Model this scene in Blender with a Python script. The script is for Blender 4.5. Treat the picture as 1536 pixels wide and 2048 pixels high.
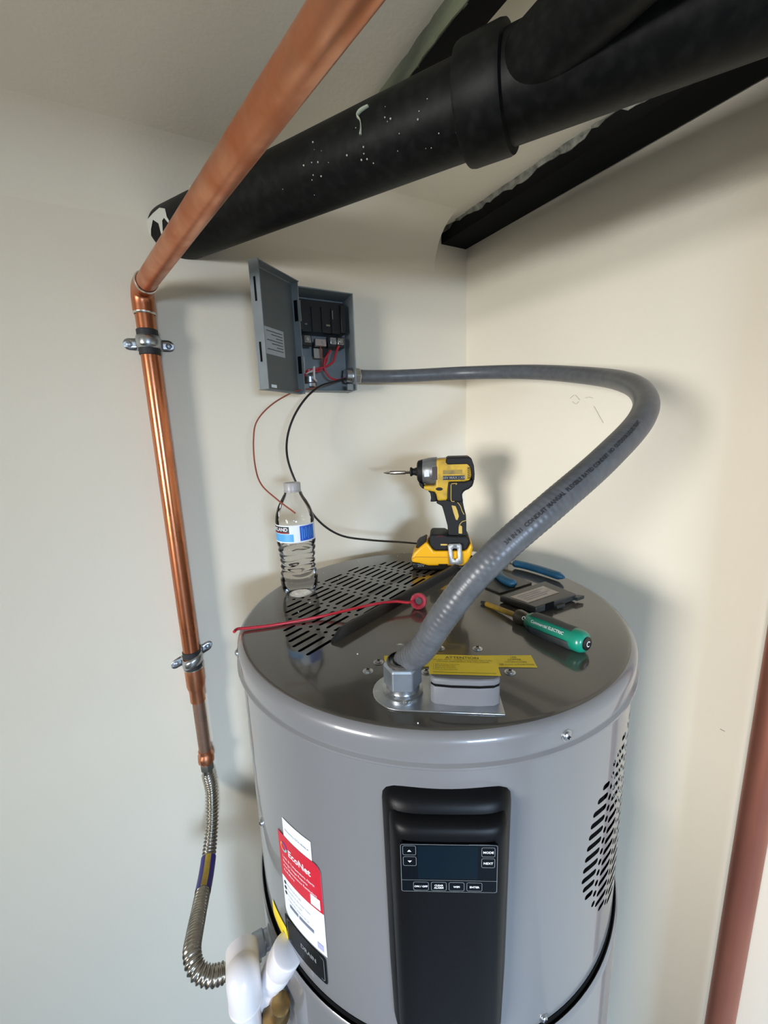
import bpy, bmesh, math, random
from mathutils import Vector as V, Matrix
random.seed(7)
for o in list(bpy.data.objects): bpy.data.objects.remove(o)
scene = bpy.context.scene
COL = scene.collection
PI = math.pi

# ------------------------------------------------------------------ camera
FPX = 800.0
PITCH, ROLL, YAW = math.radians(10.982), math.radians(-2.039), math.radians(26.594)
CAM = V((-0.646, -0.816, 1.834))
FWD = V((math.sin(YAW)*math.cos(PITCH), math.cos(YAW)*math.cos(PITCH), -math.sin(PITCH)))
_r = V((math.cos(YAW), -math.sin(YAW), 0)); _u = _r.cross(FWD)
RGT = _r*math.cos(ROLL) + _u*math.sin(ROLL)
UPV = -_r*math.sin(ROLL) + _u*math.cos(ROLL)
cd_ = bpy.data.cameras.new('camera'); cam = bpy.data.objects.new('camera', cd_); COL.objects.link(cam)
cd_.sensor_fit = 'HORIZONTAL'; cd_.sensor_width = 36.0; cd_.lens = 36.0*FPX/1536.0
cd_.clip_start = 0.01; cd_.clip_end = 100
mw = Matrix((( RGT.x, UPV.x, -FWD.x, CAM.x), (RGT.y, UPV.y, -FWD.y, CAM.y), (RGT.z, UPV.z, -FWD.z, CAM.z), (0, 0, 0, 1)))
cam.matrix_world = mw
scene.camera = cam

# ------------------------------------------------------------------ light
vs = scene.view_settings
scene.display_settings.display_device = 'sRGB'
vs.view_transform = 'Standard'; vs.look = 'None'; vs.gamma = 1.0; vs.use_curve_mapping = False
vs.exposure = 0.1
w = bpy.data.worlds.new('world'); scene.world = w; w.use_nodes = True
bg = w.node_tree.nodes['Background']; bg.inputs[0].default_value = (0.55, 0.68, 0.85, 1); bg.inputs[1].default_value = 1.0

def area(name, loc, target, sx, sy, power, col, spread=PI):
    l = bpy.data.lights.new(name, 'AREA'); l.shape = 'RECTANGLE'; l.size = sx; l.size_y = sy
    l.energy = power; l.color = col; l.spread = spread
    o = bpy.data.objects.new(name, l); COL.objects.link(o); o.location = loc
    o.rotation_euler = (V(target)-V(loc)).to_track_quat('-Z', 'Y').to_euler()
    return o
# cool daylight through the open doorway behind the camera, warmer light through the small high window at the side
area('doorway_daylight', (-1.15, -4.4, 2.55), (-0.6, 0.0, 0.9), 1.1, 1.9, 520, (0.57, 0.75, 1.0))
area('window_light', (-5.0, -2.35, 1.72), (0.0, -0.5, 1.6), 1.5, 1.1, 235, (1.0, 0.98, 0.955))

# ------------------------------------------------------------------ pixel helpers (photo pixel -> ray)
def ray(x, y): return FWD + RGT*((x-768)/FPX) - UPV*((y-1024)/FPX)
def hx(x, y, v): d = ray(x, y); return CAM + d*((v-CAM.x)/d.x)
def hy(x, y, v): d = ray(x, y); return CAM + d*((v-CAM.y)/d.y)
def hz(x, y, v): d = ray(x, y); return CAM + d*((v-CAM.z)/d.z)
def pd(x, y, dep): return CAM + ray(x, y)*dep
def hpl(x, y, p, n): d = ray(x, y); return CAM + d*((V(p)-CAM).dot(n)/d.dot(n))
def proj(X):
    d = X-CAM; z = d.dot(FWD); return 768+FPX*d.dot(RGT)/z, 1024-FPX*d.dot(UPV)/z

# ------------------------------------------------------------------ materials
MATS = {}
def mat(name, col, rough=0.5, metal=0.0, var=0.0, vscale=20.0, bump=0.0, bscale=120.0, coat=0.0, spec=0.5, col2=None, stretch=None, vmin=0.35, vmax=0.7, rvar=0.0):
    m = bpy.data.materials.new(name); m.use_nodes = True; nt = m.node_tree; N = nt.nodes; L = nt.links
    b = N['Principled BSDF']; b.inputs['Roughness'].default_value = rough; b.inputs['Metallic'].default_value = metal
    b.inputs['Specular IOR Level'].default_value = spec
    if coat: b.inputs['Coat Weight'].default_value = coat; b.inputs['Coat Roughness'].default_value = 0.04
    b.inputs['Base Color'].default_value = (*col, 1)
    tc = N.new('ShaderNodeTexCoord')
    vec = tc.outputs['Object']
    if stretch:
        mp = N.new('ShaderNodeMapping'); mp.inputs['Scale'].default_value = stretch; L.new(vec, mp.inputs[0]); vec = mp.outputs[0]
    if var or col2 or rvar:
        n = N.new('ShaderNodeTexNoise'); n.inputs['Scale'].default_value = vscale; n.inputs['Detail'].default_value = 6; L.new(vec, n.inputs['Vector'])
        mr = N.new('ShaderNodeMapRange'); mr.inputs[1].default_value = vmin; mr.inputs[2].default_value = vmax; L.new(n.outputs[0], mr.inputs[0])
        if col2 is None: col2 = tuple(c*(1-var) for c in col)
        mx = N.new('ShaderNodeMix'); mx.data_type = 'RGBA'; mx.inputs[6].default_value = (*col, 1); mx.inputs[7].default_value = (*col2, 1)
        L.new(mr.outputs[0], mx.inputs[0]); L.new(mx.outputs[2], b.inputs['Base Color'])
        if rvar:
            m2 = N.new('ShaderNodeMapRange'); m2.inputs[3].default_value = rough-rvar; m2.inputs[4].default_value = rough+rvar
            L.new(mr.outputs[0], m2.inputs[0]); L.new(m2.outputs[0], b.inputs['Roughness'])
    if bump:
        n2 = N.new('ShaderNodeTexNoise'); n2.inputs['Scale'].default_value = bscale; n2.inputs['Detail'].default_value = 4; L.new(vec, n2.inputs['Vector'])
        bp = N.new('ShaderNodeBump'); bp.inputs['Strength'].default_value = bump; bp.inputs['Distance'].default_value = 0.002
        L.new(n2.outputs[0], bp.inputs['Height']); L.new(bp.outputs[0], b.inputs['Normal'])
    MATS[name] = m
    return m

WALL = mat('cream wall paint', (0.80, 0.735, 0.60), 0.62, var=0.035, vscale=3.0, bump=0.12, bscale=160)
CEIL = mat('ceiling paint', (0.80, 0.745, 0.61), 0.65, var=0.03, vscale=4.0, bump=0.12, bscale=150)
WALL2 = mat('bare board wall', (0.48, 0.38, 0.26), 0.7, var=0.1, vscale=5)
FLOOR = mat('concrete floor', (0.26, 0.255, 0.25), 0.7, var=0.2, vscale=6, bump=0.3)
WOODP = mat('white frame paint', (0.75, 0.75, 0.73), 0.4)
COPPER = mat('copper', (0.74, 0.27, 0.125), 0.30, 1.0, vscale=14, col2=(0.50, 0.18, 0.09), bump=0.05, bscale=60, rvar=0.08)
COPPERW = mat('weathered copper', (0.72, 0.32, 0.18), 0.38, 0.95, vscale=26, col2=(0.54, 0.18, 0.08), bump=0.10, bscale=45, rvar=0.1)
COPPERO = mat('oxidised copper', (0.40, 0.24, 0.17), 0.5, 0.8, vscale=30, col2=(0.24, 0.17, 0.13), rvar=0.1)
COPPERD = mat('dull red copper', (0.42, 0.16, 0.10), 0.45, 0.7, vscale=10, col2=(0.28, 0.10, 0.07), stretch=(1, 1, .3))
SOLDER = mat('solder', (0.75, 0.70, 0.62), 0.3, 1.0)
BLACKPIPE = mat('black abs plastic', (0.0035, 0.0038, 0.0038), 0.5, spec=0.18, vscale=90, col2=(0.011, 0.012, 0.011), bump=0.06, vmin=.45, vmax=.75)
BEAM = mat('black beam', (0.004, 0.004, 0.004), 0.85, spec=0.2)
PLASTER = mat('plaster smear', (0.30, 0.30, 0.25), 0.8, vscale=70, col2=(0.07, 0.07, 0.055), bump=0.5, bscale=90)
GREENP = mat('old green paint', (0.15, 0.17, 0.10), 0.7, vscale=25, col2=(0.03, 0.035, 0.025), stretch=(1, .25, 1))
PAINTDRIP = mat('paint drip', (0.56, 0.60, 0.47), 0.55, vscale=40, col2=(0.42, 0.46, 0.34))
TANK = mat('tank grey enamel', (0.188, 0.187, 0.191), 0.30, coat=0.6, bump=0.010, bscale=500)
LID = mat('shaded tank enamel', (0.085, 0.078, 0.065), 0.16, coat=0.5, bump=0.006, bscale=400, rvar=0.04, vscale=8, col2=(0.078, 0.071, 0.060))  # tank's enamel darkened: the lid's dim reflections are put into the colour
DARKIN = mat('dark cavity', (0.004, 0.004, 0.004), 0.9, spec=0.1)
PANEL = mat('black control plastic', (0.004, 0.0042, 0.005), 0.40, spec=0.16, bump=0.05, bscale=900)
LCD = mat('display glass', (0.002, 0.0035, 0.006), 0.10, spec=0.15)
LCDB = mat('display window', (0.002, 0.008, 0.014), 0.10, spec=0.15)
KEY = mat('key grey outline', (0.22, 0.24, 0.24), 0.5)
WHITE = mat('white print', (0.82, 0.84, 0.85), 0.5)
LABELW = mat('white label', (0.80, 0.84, 0.87), 0.35)
LABELR = mat('red label', (0.56, 0.012, 0.032), 0.35)
PINK = mat('pale pink print', (0.85, 0.55, 0.58), 0.5)
INK = mat('black ink', (0.02, 0.02, 0.022), 0.6)
INKG = mat('grey ink', (0.16, 0.18, 0.24), 0.6)
YELLOWL = mat('yellow label', (0.95, 0.72, 0.015), 0.45, vscale=60, col2=(0.90, 0.68, 0.03))
BLUEP = mat('blue print', (0.02, 0.10, 0.55), 0.4)
LBLUE = mat('light blue print', (0.10, 0.42, 0.80), 0.4)
ZINC = mat('zinc plated steel', (0.56, 0.58, 0.60), 0.32, 1.0, vscale=40, col2=(0.42, 0.44, 0.46), rvar=0.06)
ZINCB = mat('blue zinc nut', (0.42, 0.47, 0.53), 0.38, 0.85, vscale=50, col2=(0.33, 0.37, 0.42))
STEEL = mat('steel', (0.62, 0.61, 0.58), 0.22, 1.0)
STAIN = mat('stainless corrugated', (0.50, 0.48, 0.43), 0.26, 1.0, vscale=30, col2=(0.42, 0.39, 0.33))
CONDUIT = mat('grey pvc jacket', (0.105, 0.112, 0.122), 0.36, vscale=90, col2=(0.078, 0.082, 0.09), bump=0.05, bscale=90)
BOXG = mat('grey box enamel', (0.21, 0.235, 0.24), 0.42, vscale=30, col2=(0.17, 0.19, 0.195))
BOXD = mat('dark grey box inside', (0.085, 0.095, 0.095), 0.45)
BLACKP = mat('black moulded plastic', (0.007, 0.007, 0.007), 0.4)
REDW = mat('red wire insulation', (0.45, 0.018, 0.035), 0.35)
REDN = mat('red wire nut plastic', (0.50, 0.035, 0.06), 0.5, vscale=160, col2=(0.20, 0.03, 0.05), bump=0.3, bscale=300)
BROWNW = mat('red brown wire', (0.30, 0.07, 0.045), 0.4)
BLACKW = mat('black wire insulation', (0.012, 0.012, 0.012), 0.3)
WHITEW = mat('white wire insulation', (0.72, 0.66, 0.60), 0.4)
DYEL = mat('worn yellow housing', (0.60, 0.36, 0.015), 0.42, vscale=45, col2=(0.30, 0.20, 0.03), vmin=.48, vmax=.72)
DYEL2 = mat('bright yellow battery', (0.85, 0.42, 0.006), 0.33)
DBLK = mat('black rubber overmould', (0.009, 0.009, 0.0095), 0.6, spec=0.3, bump=0.1, bscale=600)
DTRIM = mat('yellow trim line', (0.62, 0.42, 0.10), 0.4)
DGEAR = mat('cast gearcase', (0.36, 0.37, 0.38), 0.4, 0.7, vscale=60, col2=(0.22, 0.23, 0.24))
GRIPG = mat('dark grey grip', (0.045, 0.05, 0.048), 0.6)
GREEN = mat('green handle', (0.005, 0.24, 0.15), 0.32, coat=0.3)
SHAFTY = mat('yellow shaft sleeve', (0.50, 0.32, 0.035), 0.45, vscale=60, col2=(0.32, 0.20, 0.02), stretch=(1, 1, 1))
COLLAR = mat('brown collar', (0.045, 0.035, 0.02), 0.3)
PLBLUE = mat('blue vinyl grip', (0.012, 0.085, 0.16), 0.42)
COVERG = mat('dark cover plastic', (0.035, 0.036, 0.035), 0.38)
PAPER = mat('aged paper label', (0.55, 0.50, 0.46), 0.6, vscale=70, col2=(0.45, 0.40, 0.37))
JBOX = mat('light grey plastic', (0.165, 0.165, 0.172), 0.45, bump=0.06, bscale=500)
PVC = mat('white pvc', (0.78, 0.75, 0.76), 0.32)
BRASS = mat('aged brass', (0.40, 0.25, 0.09), 0.4, 0.9, vscale=30, col2=(0.22, 0.14, 0.06))
PURPLE = mat('violet blue label', (0.04, 0.03, 0.22), 0.4)
GOLDL = mat('ochre label', (0.55, 0.36, 0.03), 0.4, vscale=90, col2=(0.42, 0.28, 0.04))

def clear_mat(name, tint, fr_ior, rough=0.03):
    m = bpy.data.materials.new(name); m.use_nodes = True; nt = m.node_tree; N = nt.nodes; L = nt.links
    N.remove(N['Principled BSDF']); out = N['Material Output']
    t = N.new('ShaderNodeBsdfTransparent'); t.inputs[0].default_value = (*tint, 1)
    g = N.new('ShaderNodeBsdfGlossy'); g.inputs['Roughness'].default_value = rough; g.inputs[0].default_value = (1, 1, 1, 1)
    f = N.new('ShaderNodeFresnel'); f.inputs[0].default_value = fr_ior
    mx = N.new('ShaderNodeMixShader'); L.new(f.outputs[0], mx.inputs[0]); L.new(t.outputs[0], mx.inputs[1]); L.new(g.outputs[0], mx.inputs[2]); L.new(mx.outputs[0], out.inputs[0])
    return m
PETM = clear_mat('clear pet plastic', (0.965, 0.97, 0.975), 1.22)
CAPM = mat('frosted cap plastic', (0.60, 0.58, 0.58), 0.35); CAPM.node_tree.nodes['Principled BSDF'].inputs['Transmission Weight'].default_value = 0.45
WATER = bpy.data.materials.new('water'); WATER.use_nodes = True
_b = WATER.node_tree.nodes['Principled BSDF']; _b.inputs['Transmission Weight'].default_value = 1; _b.inputs['IOR'].default_value = 1.10
_b.inputs['Roughness'].default_value = 0.0; _b.inputs['Base Color'].default_value = (0.96, 0.98, 1, 1)

# ------------------------------------------------------------------ mesh builder
def frame(d, up=(0, 0, 1)):
    z = V(d).normalized(); u = V(up)
    if abs(z.dot(u)) > 0.98: u = V((1, 0, 0))
    x = u.cross(z).normalized(); y = z.cross(x)
    return x, y, z
def catmull(P, n=10):
    P = [V(p) for p in P]; Q = [P[0]*2-P[1]] + P + [P[-1]*2-P[-2]]; out = []
    for i in range(1, len(Q)-2):
        a, b, c, d = Q[i-1:i+3]
        for k in range(n):
            t = k/n
            out.append(0.5*((2*b)+(c-a)*t+(2*a-5*b+4*c-d)*t*t+(3*b-a-3*c+d)*t**3))
    out.append(P[-1]); return out
def resample(P, step):
    L = [0]
    for a, b in zip(P, P[1:]): L.append(L[-1]+(b-a).length)
    n = max(2, int(L[-1]/step)); out = []; j = 0
    for i in range(n+1):
        s = L[-1]*i/n
        while j < len(L)-2 and L[j+1] < s: j += 1
        t = (s-L[j])/max(1e-9, L[j+1]-L[j]); out.append(P[j].lerp(P[j+1], min(1, t)))
    return out, L[-1]
def rot_frames(P):
    T = []
    for i in range(len(P)):
        a = P[max(0, i-1)]; b = P[min(len(P)-1, i+1)]; T.append((b-a).normalized())
    x, y, z = frame(T[0]); F = [(x, y)]
    for i in range(1, len(P)):
        q = T[i-1].rotation_difference(T[i]); x = q @ x; x = (x-T[i]*x.dot(T[i])).normalized(); F.append((x, T[i].cross(x)))
    return T, F
class M:
    def __init__(s): s.v = []; s.f = []
    def add(s, v, f):
        n = len(s.v); s.v += [V(p) for p in v]; s.f += [tuple(i+n for i in q) for q in f]; return s
    def lathe(s, prof, o=(0, 0, 0), d=(0, 0, 1), n=32, up=(0, 0, 1), a0=0, a1=2*PI, cap=True):
        """prof: [(r, t)] along axis d"""
        x, y, z = frame(d, up); o = V(o); full = abs(a1-a0-2*PI) < 1e-6; m = n if full else n+1
        vs = []; fs = []
        for r, t in prof:
            for k in range(m):
                a = a0+(a1-a0)*k/n; vs.append(o+z*t+x*(r*math.cos(a))+y*(r*math.sin(a)))
        for i in range(len(prof)-1):
            for k in range(n if full else m-1):
                k2 = (k+1) % m; fs.append((i*m+k, i*m+k2, (i+1)*m+k2, (i+1)*m+k))
        if cap and full:
            if prof[0][0] > 1e-5: fs.append(tuple(range(m-1, -1, -1)))
            if prof[-1][0] > 1e-5: fs.append(tuple((len(prof)-1)*m+k for k in range(m)))
        return s.add(vs, fs)
    def cyl(s, a, b, r, r2=None, n=24):
        a = V(a); b = V(b); return s.lathe([(r, 0), (r if r2 is None else r2, (b-a).length)], a, b-a, n)
    def tube(s, P, r, n=12, cap=True, sq=1.0):
        P = [V(p) for p in P]; T, F = rot_frames(P); vs = []; fs = []
        for i, p in enumerate(P):
            rr = r(i/(len(P)-1)) if callable(r) else r
            for k in range(n):
                a = 2*PI*k/n; vs.append(p+F[i][0]*(rr*math.cos(a))+F[i][1]*(rr*sq*math.sin(a)))
        for i in range(len(P)-1):
            for k in range(n):
                k2 = (k+1) % n; fs.append((i*n+k, i*n+k2, (i+1)*n+k2, (i+1)*n+k))
        if cap: fs.append(tuple(range(n-1, -1, -1))); fs.append(tuple((len(P)-1)*n+k for k in range(n)))
        return s.add(vs, fs)
    def box(s, c, size, x=(1, 0, 0), y=(0, 1, 0), z=(0, 0, 1)):
        c = V(c); x = V(x)*size[0]/2; y = V(y)*size[1]/2; z = V(z)*size[2]/2
        vs = [c+x*i+y*j+z*k for i in (-1, 1) for j in (-1, 1) for k in (-1, 1)]
        return s.add(vs, [(0, 1, 3, 2), (4, 6, 7, 5), (0, 4, 5, 1), (2, 3, 7, 6), (0, 2, 6, 4), (1, 5, 7, 3)])
    def prism(s, poly, n, t0, t1):
        """poly: world points in a plane, extruded along n from t0 to t1"""
        n = V(n); k = len(poly); vs = [V(p)+n*t0 for p in poly]+[V(p)+n*t1 for p in poly]
        fs = [tuple(range(k-1, -1, -1)), tuple(range(k, 2*k))]+[(i, (i+1) % k, k+(i+1) % k, k+i) for i in range(k)]
        return s.add(vs, fs)
    def sphere(s, c, r, n=12, sc=(1, 1, 1)):
        c = V(c); vs = []; fs = []
        for i in range(n+1):
            t = PI*i/n
            for k in range(2*n):
                a = PI*k/n; vs.append(c+V((r*sc[0]*math.sin(t)*math.cos(a), r*sc[1]*math.sin(t)*math.sin(a), r*sc[2]*math.cos(t))))
        for i in range(n):
            for k in range(2*n):
                k2 = (k+1) % (2*n); fs.append((i*2*n+k, (i+1)*2*n+k, (i+1)*2*n+k2, i*2*n+k2))
        return s.add(vs, fs)
def wpos(o):
    p = V(o.location)
    while o.parent: o = o.parent; p += V(o.location)
    return p
def obj(name, m, material, parent=None, bevel=0, seg=2, sharp=40, subsurf=0, solid=0, fixn=True):
    me = bpy.data.meshes.new(name)
    if parent is not None: o0 = wpos(parent)
    else:
        xs = [p.x for p in m.v]; ys = [p.y for p in m.v]; zs = [p.z for p in m.v]
        o0 = V(((min(xs)+max(xs))/2, (min(ys)+max(ys))/2, min(zs)))
    me.from_pydata([tuple(p-o0) for p in m.v], [], m.f)
    if fixn:
        bm = bmesh.new(); bm.from_mesh(me); bmesh.ops.remove_doubles(bm, verts=bm.verts, dist=1e-6); bmesh.ops.recalc_face_normals(bm, faces=bm.faces); bm.to_mesh(me); bm.free()
    me.polygons.foreach_set('use_smooth', [True]*len(me.polygons)); me.set_sharp_from_angle(angle=math.radians(sharp))
    me.materials.append(material)
    o = bpy.data.objects.new(name, me); COL.objects.link(o)
    if parent is not None: o.parent = parent
    else: o.location = o0
    if bevel:
        b = o.modifiers.new('bevel', 'BEVEL'); b.width = bevel; b.segments = seg; b.limit_method = 'ANGLE'; b.angle_limit = math.radians(35)
    if subsurf:
        b = o.modifiers.new('sub', 'SUBSURF'); b.levels = subsurf; b.render_levels = subsurf
    return o
def tag(o, label=None, cat=None, group=None, kind=None):
    if label: o['label'] = label
    if cat: o['category'] = cat
    if group: o['group'] = group
    if kind: o['kind'] = kind
    return o
def thing(name, loc, label, cat, group=None):
    o = bpy.data.objects.new(name, None); COL.objects.link(o); o.location = V(loc); o.empty_display_size = .05
    return tag(o, label, cat, group)
def struct(name, m, material, **k): return tag(obj(name, m, material, **k), kind='structure')
def text_m(txt, size, fn, align='CENTER', bold=0.0, sub=0):
    """flat text; fn maps (x, y) in metres -> world point"""
    c = bpy.data.curves.new('t', 'FONT'); c.body = txt; c.size = size; c.align_x = align; c.align_y = 'CENTER'; c.resolution_u = 2; c.offset = bold
    o = bpy.data.objects.new('t', c); COL.objects.link(o)
    bpy.context.view_layer.update()
    me = bpy.data.meshes.new_from_object(o.evaluated_get(bpy.context.evaluated_depsgraph_get()))
    m = M(); m.add([fn(p.co.x, p.co.y) for p in me.vertices], [tuple(q.vertices) for q in me.polygons])
    bpy.data.objects.remove(o); bpy.data.curves.remove(c); bpy.data.meshes.remove(me)
    return m
def patch(fn, x0, x1, y0, y1, nx=12, ny=2, rad=0.0, corners=(1, 1, 1, 1)):
    """a label sheet; fn maps (x, y) -> world; rounded corners by polygon fan rows"""
    m = M()
    if rad <= 0:
        vs = [fn(x0+(x1-x0)*i/nx, y0+(y1-y0)*j/ny) for j in range(ny+1) for i in range(nx+1)]
        fs = [(j*(nx+1)+i, j*(nx+1)+i+1, (j+1)*(nx+1)+i+1, (j+1)*(nx+1)+i) for j in range(ny) for i in range(nx)]
        return m.add(vs, fs)
    # rows follow the rounded outline: for each x the y-limits
    vs = []; fs = []; n = 2*nx+8
    xs = [x0+(x1-x0)*(0.5-0.5*math.cos(PI*i/n)) for i in range(n+1)]
    for x in xs:
        e = 0
        def cut(on, dx): 
            if not on or dx >= rad: return 0
            return rad-math.sqrt(max(0, rad*rad-(rad-dx)**2))
        lo = y0+max(cut(corners[0], x-x0), cut(corners[1], x1-x)); hi = y1-max(cut(corners[3], x-x0), cut(corners[2], x1-x))
        vs += [fn(x, lo+(hi-lo)*j/ny) for j in range(ny+1)]
    for i in range(n):
        for j in range(ny): fs.append((i*(ny+1)+j, (i+1)*(ny+1)+j, (i+1)*(ny+1)+j+1, i*(ny+1)+j+1))
    return m.add(vs, fs)
def ring_outline(fn, x0, x1, y0, y1, rad, wd, n=6):
    def loop(o):
        pts = []
        for cx, cy, a in ((x1-rad, y1-rad, 0), (x0+rad, y1-rad, PI/2), (x0+rad, y0+rad, PI), (x1-rad, y0+rad, 1.5*PI)):
            for k in range(n+1):
                t = a+PI/2*k/n; pts.append((cx+(rad-o)*math.cos(t), cy+(rad-o)*math.sin(t)))
        return pts
    A, B = loop(0), loop(wd); k = len(A); m = M()
    return m.add([fn(*p) for p in A]+[fn(*p) for p in B], [(i, (i+1) % k, k+(i+1) % k, k+i) for i in range(k)])
def fill_holes(outer, holes):
    """2-D polygon with holes -> (verts2d, tris)"""
    bm = bmesh.new(); ed = []
    for loop in [outer]+holes:
        vs = [bm.verts.new((x, y, 0)) for x, y in loop]
        for i in range(len(vs)): ed.append(bm.edges.new((vs[i], vs[(i+1) % len(vs)])))
    bmesh.ops.triangle_fill(bm, use_beauty=True, use_dissolve=False, edges=ed, normal=(0, 0, 1))
    return bm
def capsule(u0, u1, v, r, n=5):
    if u1-u0 < 2*r: m = (u0+u1)/2; u0 = m-r*1.01; u1 = m+r*1.01
    a = [(u1-r+r*math.cos(t), v+r*math.sin(t)) for t in [-PI/2+PI*k/n for k in range(n+1)]]
    b = [(u0+r+r*math.cos(t), v+r*math.sin(t)) for t in [PI/2+PI*k/n for k in range(n+1)]]
    return a+b
def vent_holes(R, vlo, vhi, pitch, period, phase, hw, mg):
    """slots along u in rows of the given period, dots between them"""
    H = []; k0 = int(math.floor(vlo/pitch))-1; k1 = int(math.ceil(vhi/pitch))+1
    for k in range(k0, k1+1):
        v = k*pitch
        if vlo < v < vhi:
            e = R*R-v*v
            if e > 0:
                e = math.sqrt(e)
                for j in range(-6, 7):
                    u0 = j*period+phase+mg; u1 = u0+period-2*mg
                    a = max(u0, -e); b = min(u1, e)
                    if b-a > 2*hw: H.append(capsule(a, b, v, hw))
        v = (k+.5)*pitch
        if vlo < v < vhi:
            for j in range(-6, 7):
                u = j*period+phase
                if u*u+v*v < (R-.004)**2: H.append(capsule(u-hw*1.12, u+hw*1.12, v, hw*1.1))
    return H

# ================================================================== THE ROOM
ZC = 2.272
DR = V((0.092, -0.9958, 0)).normalized()          # run of the right-hand wall from the corner
NR = V((-DR.y, DR.x, 0))                          # outward normal of that wall
if NR.x < 0: NR = -NR
struct('wall_left', M().box((-1.35, 0.06, 1.25), (3.1, 0.12, 2.5)), WALL)
struct('wall_right', M().box(DR*1.5+NR*0.06+V((0, 0, 1.25)), (3.2, 0.12, 2.5), DR, NR), WALL)
struct('floor', M().box((-1.2, -1.4, -0.06), (3.4, 3.2, 0.12)), FLOOR)
struct('ceiling', M().box((-1.2, -1.4, ZC+0.08), (3.4, 3.2, 0.16)), CEIL)
# soft plastered joint between wall and ceiling
rc = 0.085; pr = [(0.001, ZC+0.001)]+[(-rc+rc*math.sin(t), ZC-rc+rc*math.cos(t)) for t in [PI/2*(1-k/8) for k in range(9)]]
m = M(); n_ = len(pr)
vs_ = [V((x, y, z)) for x in (-2.85, -0.09) for y, z in pr]
m.add(vs_, [(i, (i+1) % n_, n_+(i+1) % n_, n_+i) for i in range(n_)]+[tuple(range(n_)), tuple(range(2*n_-1, n_-1, -1))])
struct('trim_1', m, CEIL)
# front wall (behind the camera) with a doorway, side wall with a small high window
m = M(); yf = -2.86
for x0, x1, z0, z1 in ((-2.85, -1.15, 0, 2.4), (-0.35, 0.45, 0, 2.4), (-1.15, -0.35, 2.02, 2.4)):
    m.box(((x0+x1)/2, yf, (z0+z1)/2), (x1-x0, 0.1, z1-z0))
struct('wall_front', m, WALL2)
m = M(); xs = -2.62
for y0, y1, z0, z1 in ((-2.85, -1.9, 0, 2.4), (-0.95, 0.0, 0, 2.4), (-1.9, -0.95, 2.1, 2.4), (-1.9, -0.95, 0, 1.2)):
    m.box((xs, (y0+y1)/2, (z0+z1)/2), (0.1, y1-y0, z1-z0))
struct('wall_side', m, WALL2)
m = M()
for x in (-1.12, -0.38): m.box((x, yf, 1.0), (0.06, 0.14, 2.0))
m.box((-0.75, yf, 1.99), (0.8, 0.14, 0.06))
struct('door_1', m, WOODP)
m = M()
for y in (-1.88, -0.97): m.box((xs, y, 1.65), (0.12, 0.04, 0.9))
for z in (1.22, 2.08): m.box((xs, -1.425, z), (0.12, 0.95, 0.04))
struct('window_1', m, WOODP)

def wr(px, py): return hpl(px, py, NR*-.0006, NR)
SCUFF = mat('grey scuff', (0.30, 0.28, 0.25), 0.8)
for L_ in (((1140, 797), (1150, 790), (1160, 800)), ((1170, 796), (1178, 794), (1186, 796)), ((1188, 812), (1196, 826), (1207, 846)), ((1145, 803), (1152, 808), (1158, 803)), ((1440, 1458), (1450, 1463))):
    obj('scuff_mark', M().tube(catmull([wr(*q) for q in L_], 4), .0006, 5, sq=.3), SCUFF, bpy.data.objects['wall_right'])
# ================================================================== CEILING BEAMS
def beam(x0, x1, zb, label, side_mat, ragged, s0=0.0, lo=.0, hi=.42, z0=ZC):
    sh = 0.0
    o = V((x0, 0, 0)); root = thing('ceiling_beam', (x0, -1.2, zb), label, 'beam', 'black beams set in the ceiling')
    def P(a, s, z): return V((x0, 0, 0))+V((1, 0, 0))*a + DR*s + V((0, 0, z))
    wd = x1-x0; m = M(); L = 2.75
    vs = [P(a, s, z) for s in (s0, L) for a, z in ((0, zb), (wd, zb), (wd, z0+.01), (0, z0+.01))]
    m.add(vs, [(0, 1, 2, 3), (7, 6, 5, 4), (0, 4, 5, 1), (1, 5, 6, 2), (2, 6, 7, 3), (3, 7, 4, 0)])
    obj('timber', m, BEAM, root)
    rnd = random.Random(ragged); vs = []; n = 130
    for i in range(n+1):
        s = s0+(L-s0)*i/n*0.5+0.006
        h = lo+(hi-lo)*(.5+.3*math.sin(s*23+ragged)+.3*math.sin(s*61+1)+rnd.uniform(-.45, .45))
        zz = z0-(z0-zb)*max(lo, min(hi, h)); pr_ = 0.001+0.002*rnd.random()
        vs += [P(-pr_-.006, s, z0+.001), P(-pr_, s, (z0+zz)/2), P(-pr_*.6, s, zz), P(0.001, s, zz-.0005), P(.001, s, z0+.001)]
    m = M().add(vs, [(i*5+k, i*5+k+1, (i+1)*5+k+1, (i+1)*5+k) for i in range(n) for k in range(4)])
    obj('plaster_edge', m, side_mat, root)
    return root
beam(-0.071, -0.003, 2.245, 'black beam running along the top of the right wall', PLASTER, 3)
beam(-0.376, -0.343, 2.254, 'black ceiling beam with green painted side above the drain pipe', GREENP, 8, 0.16, .9, 1.0)

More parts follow.
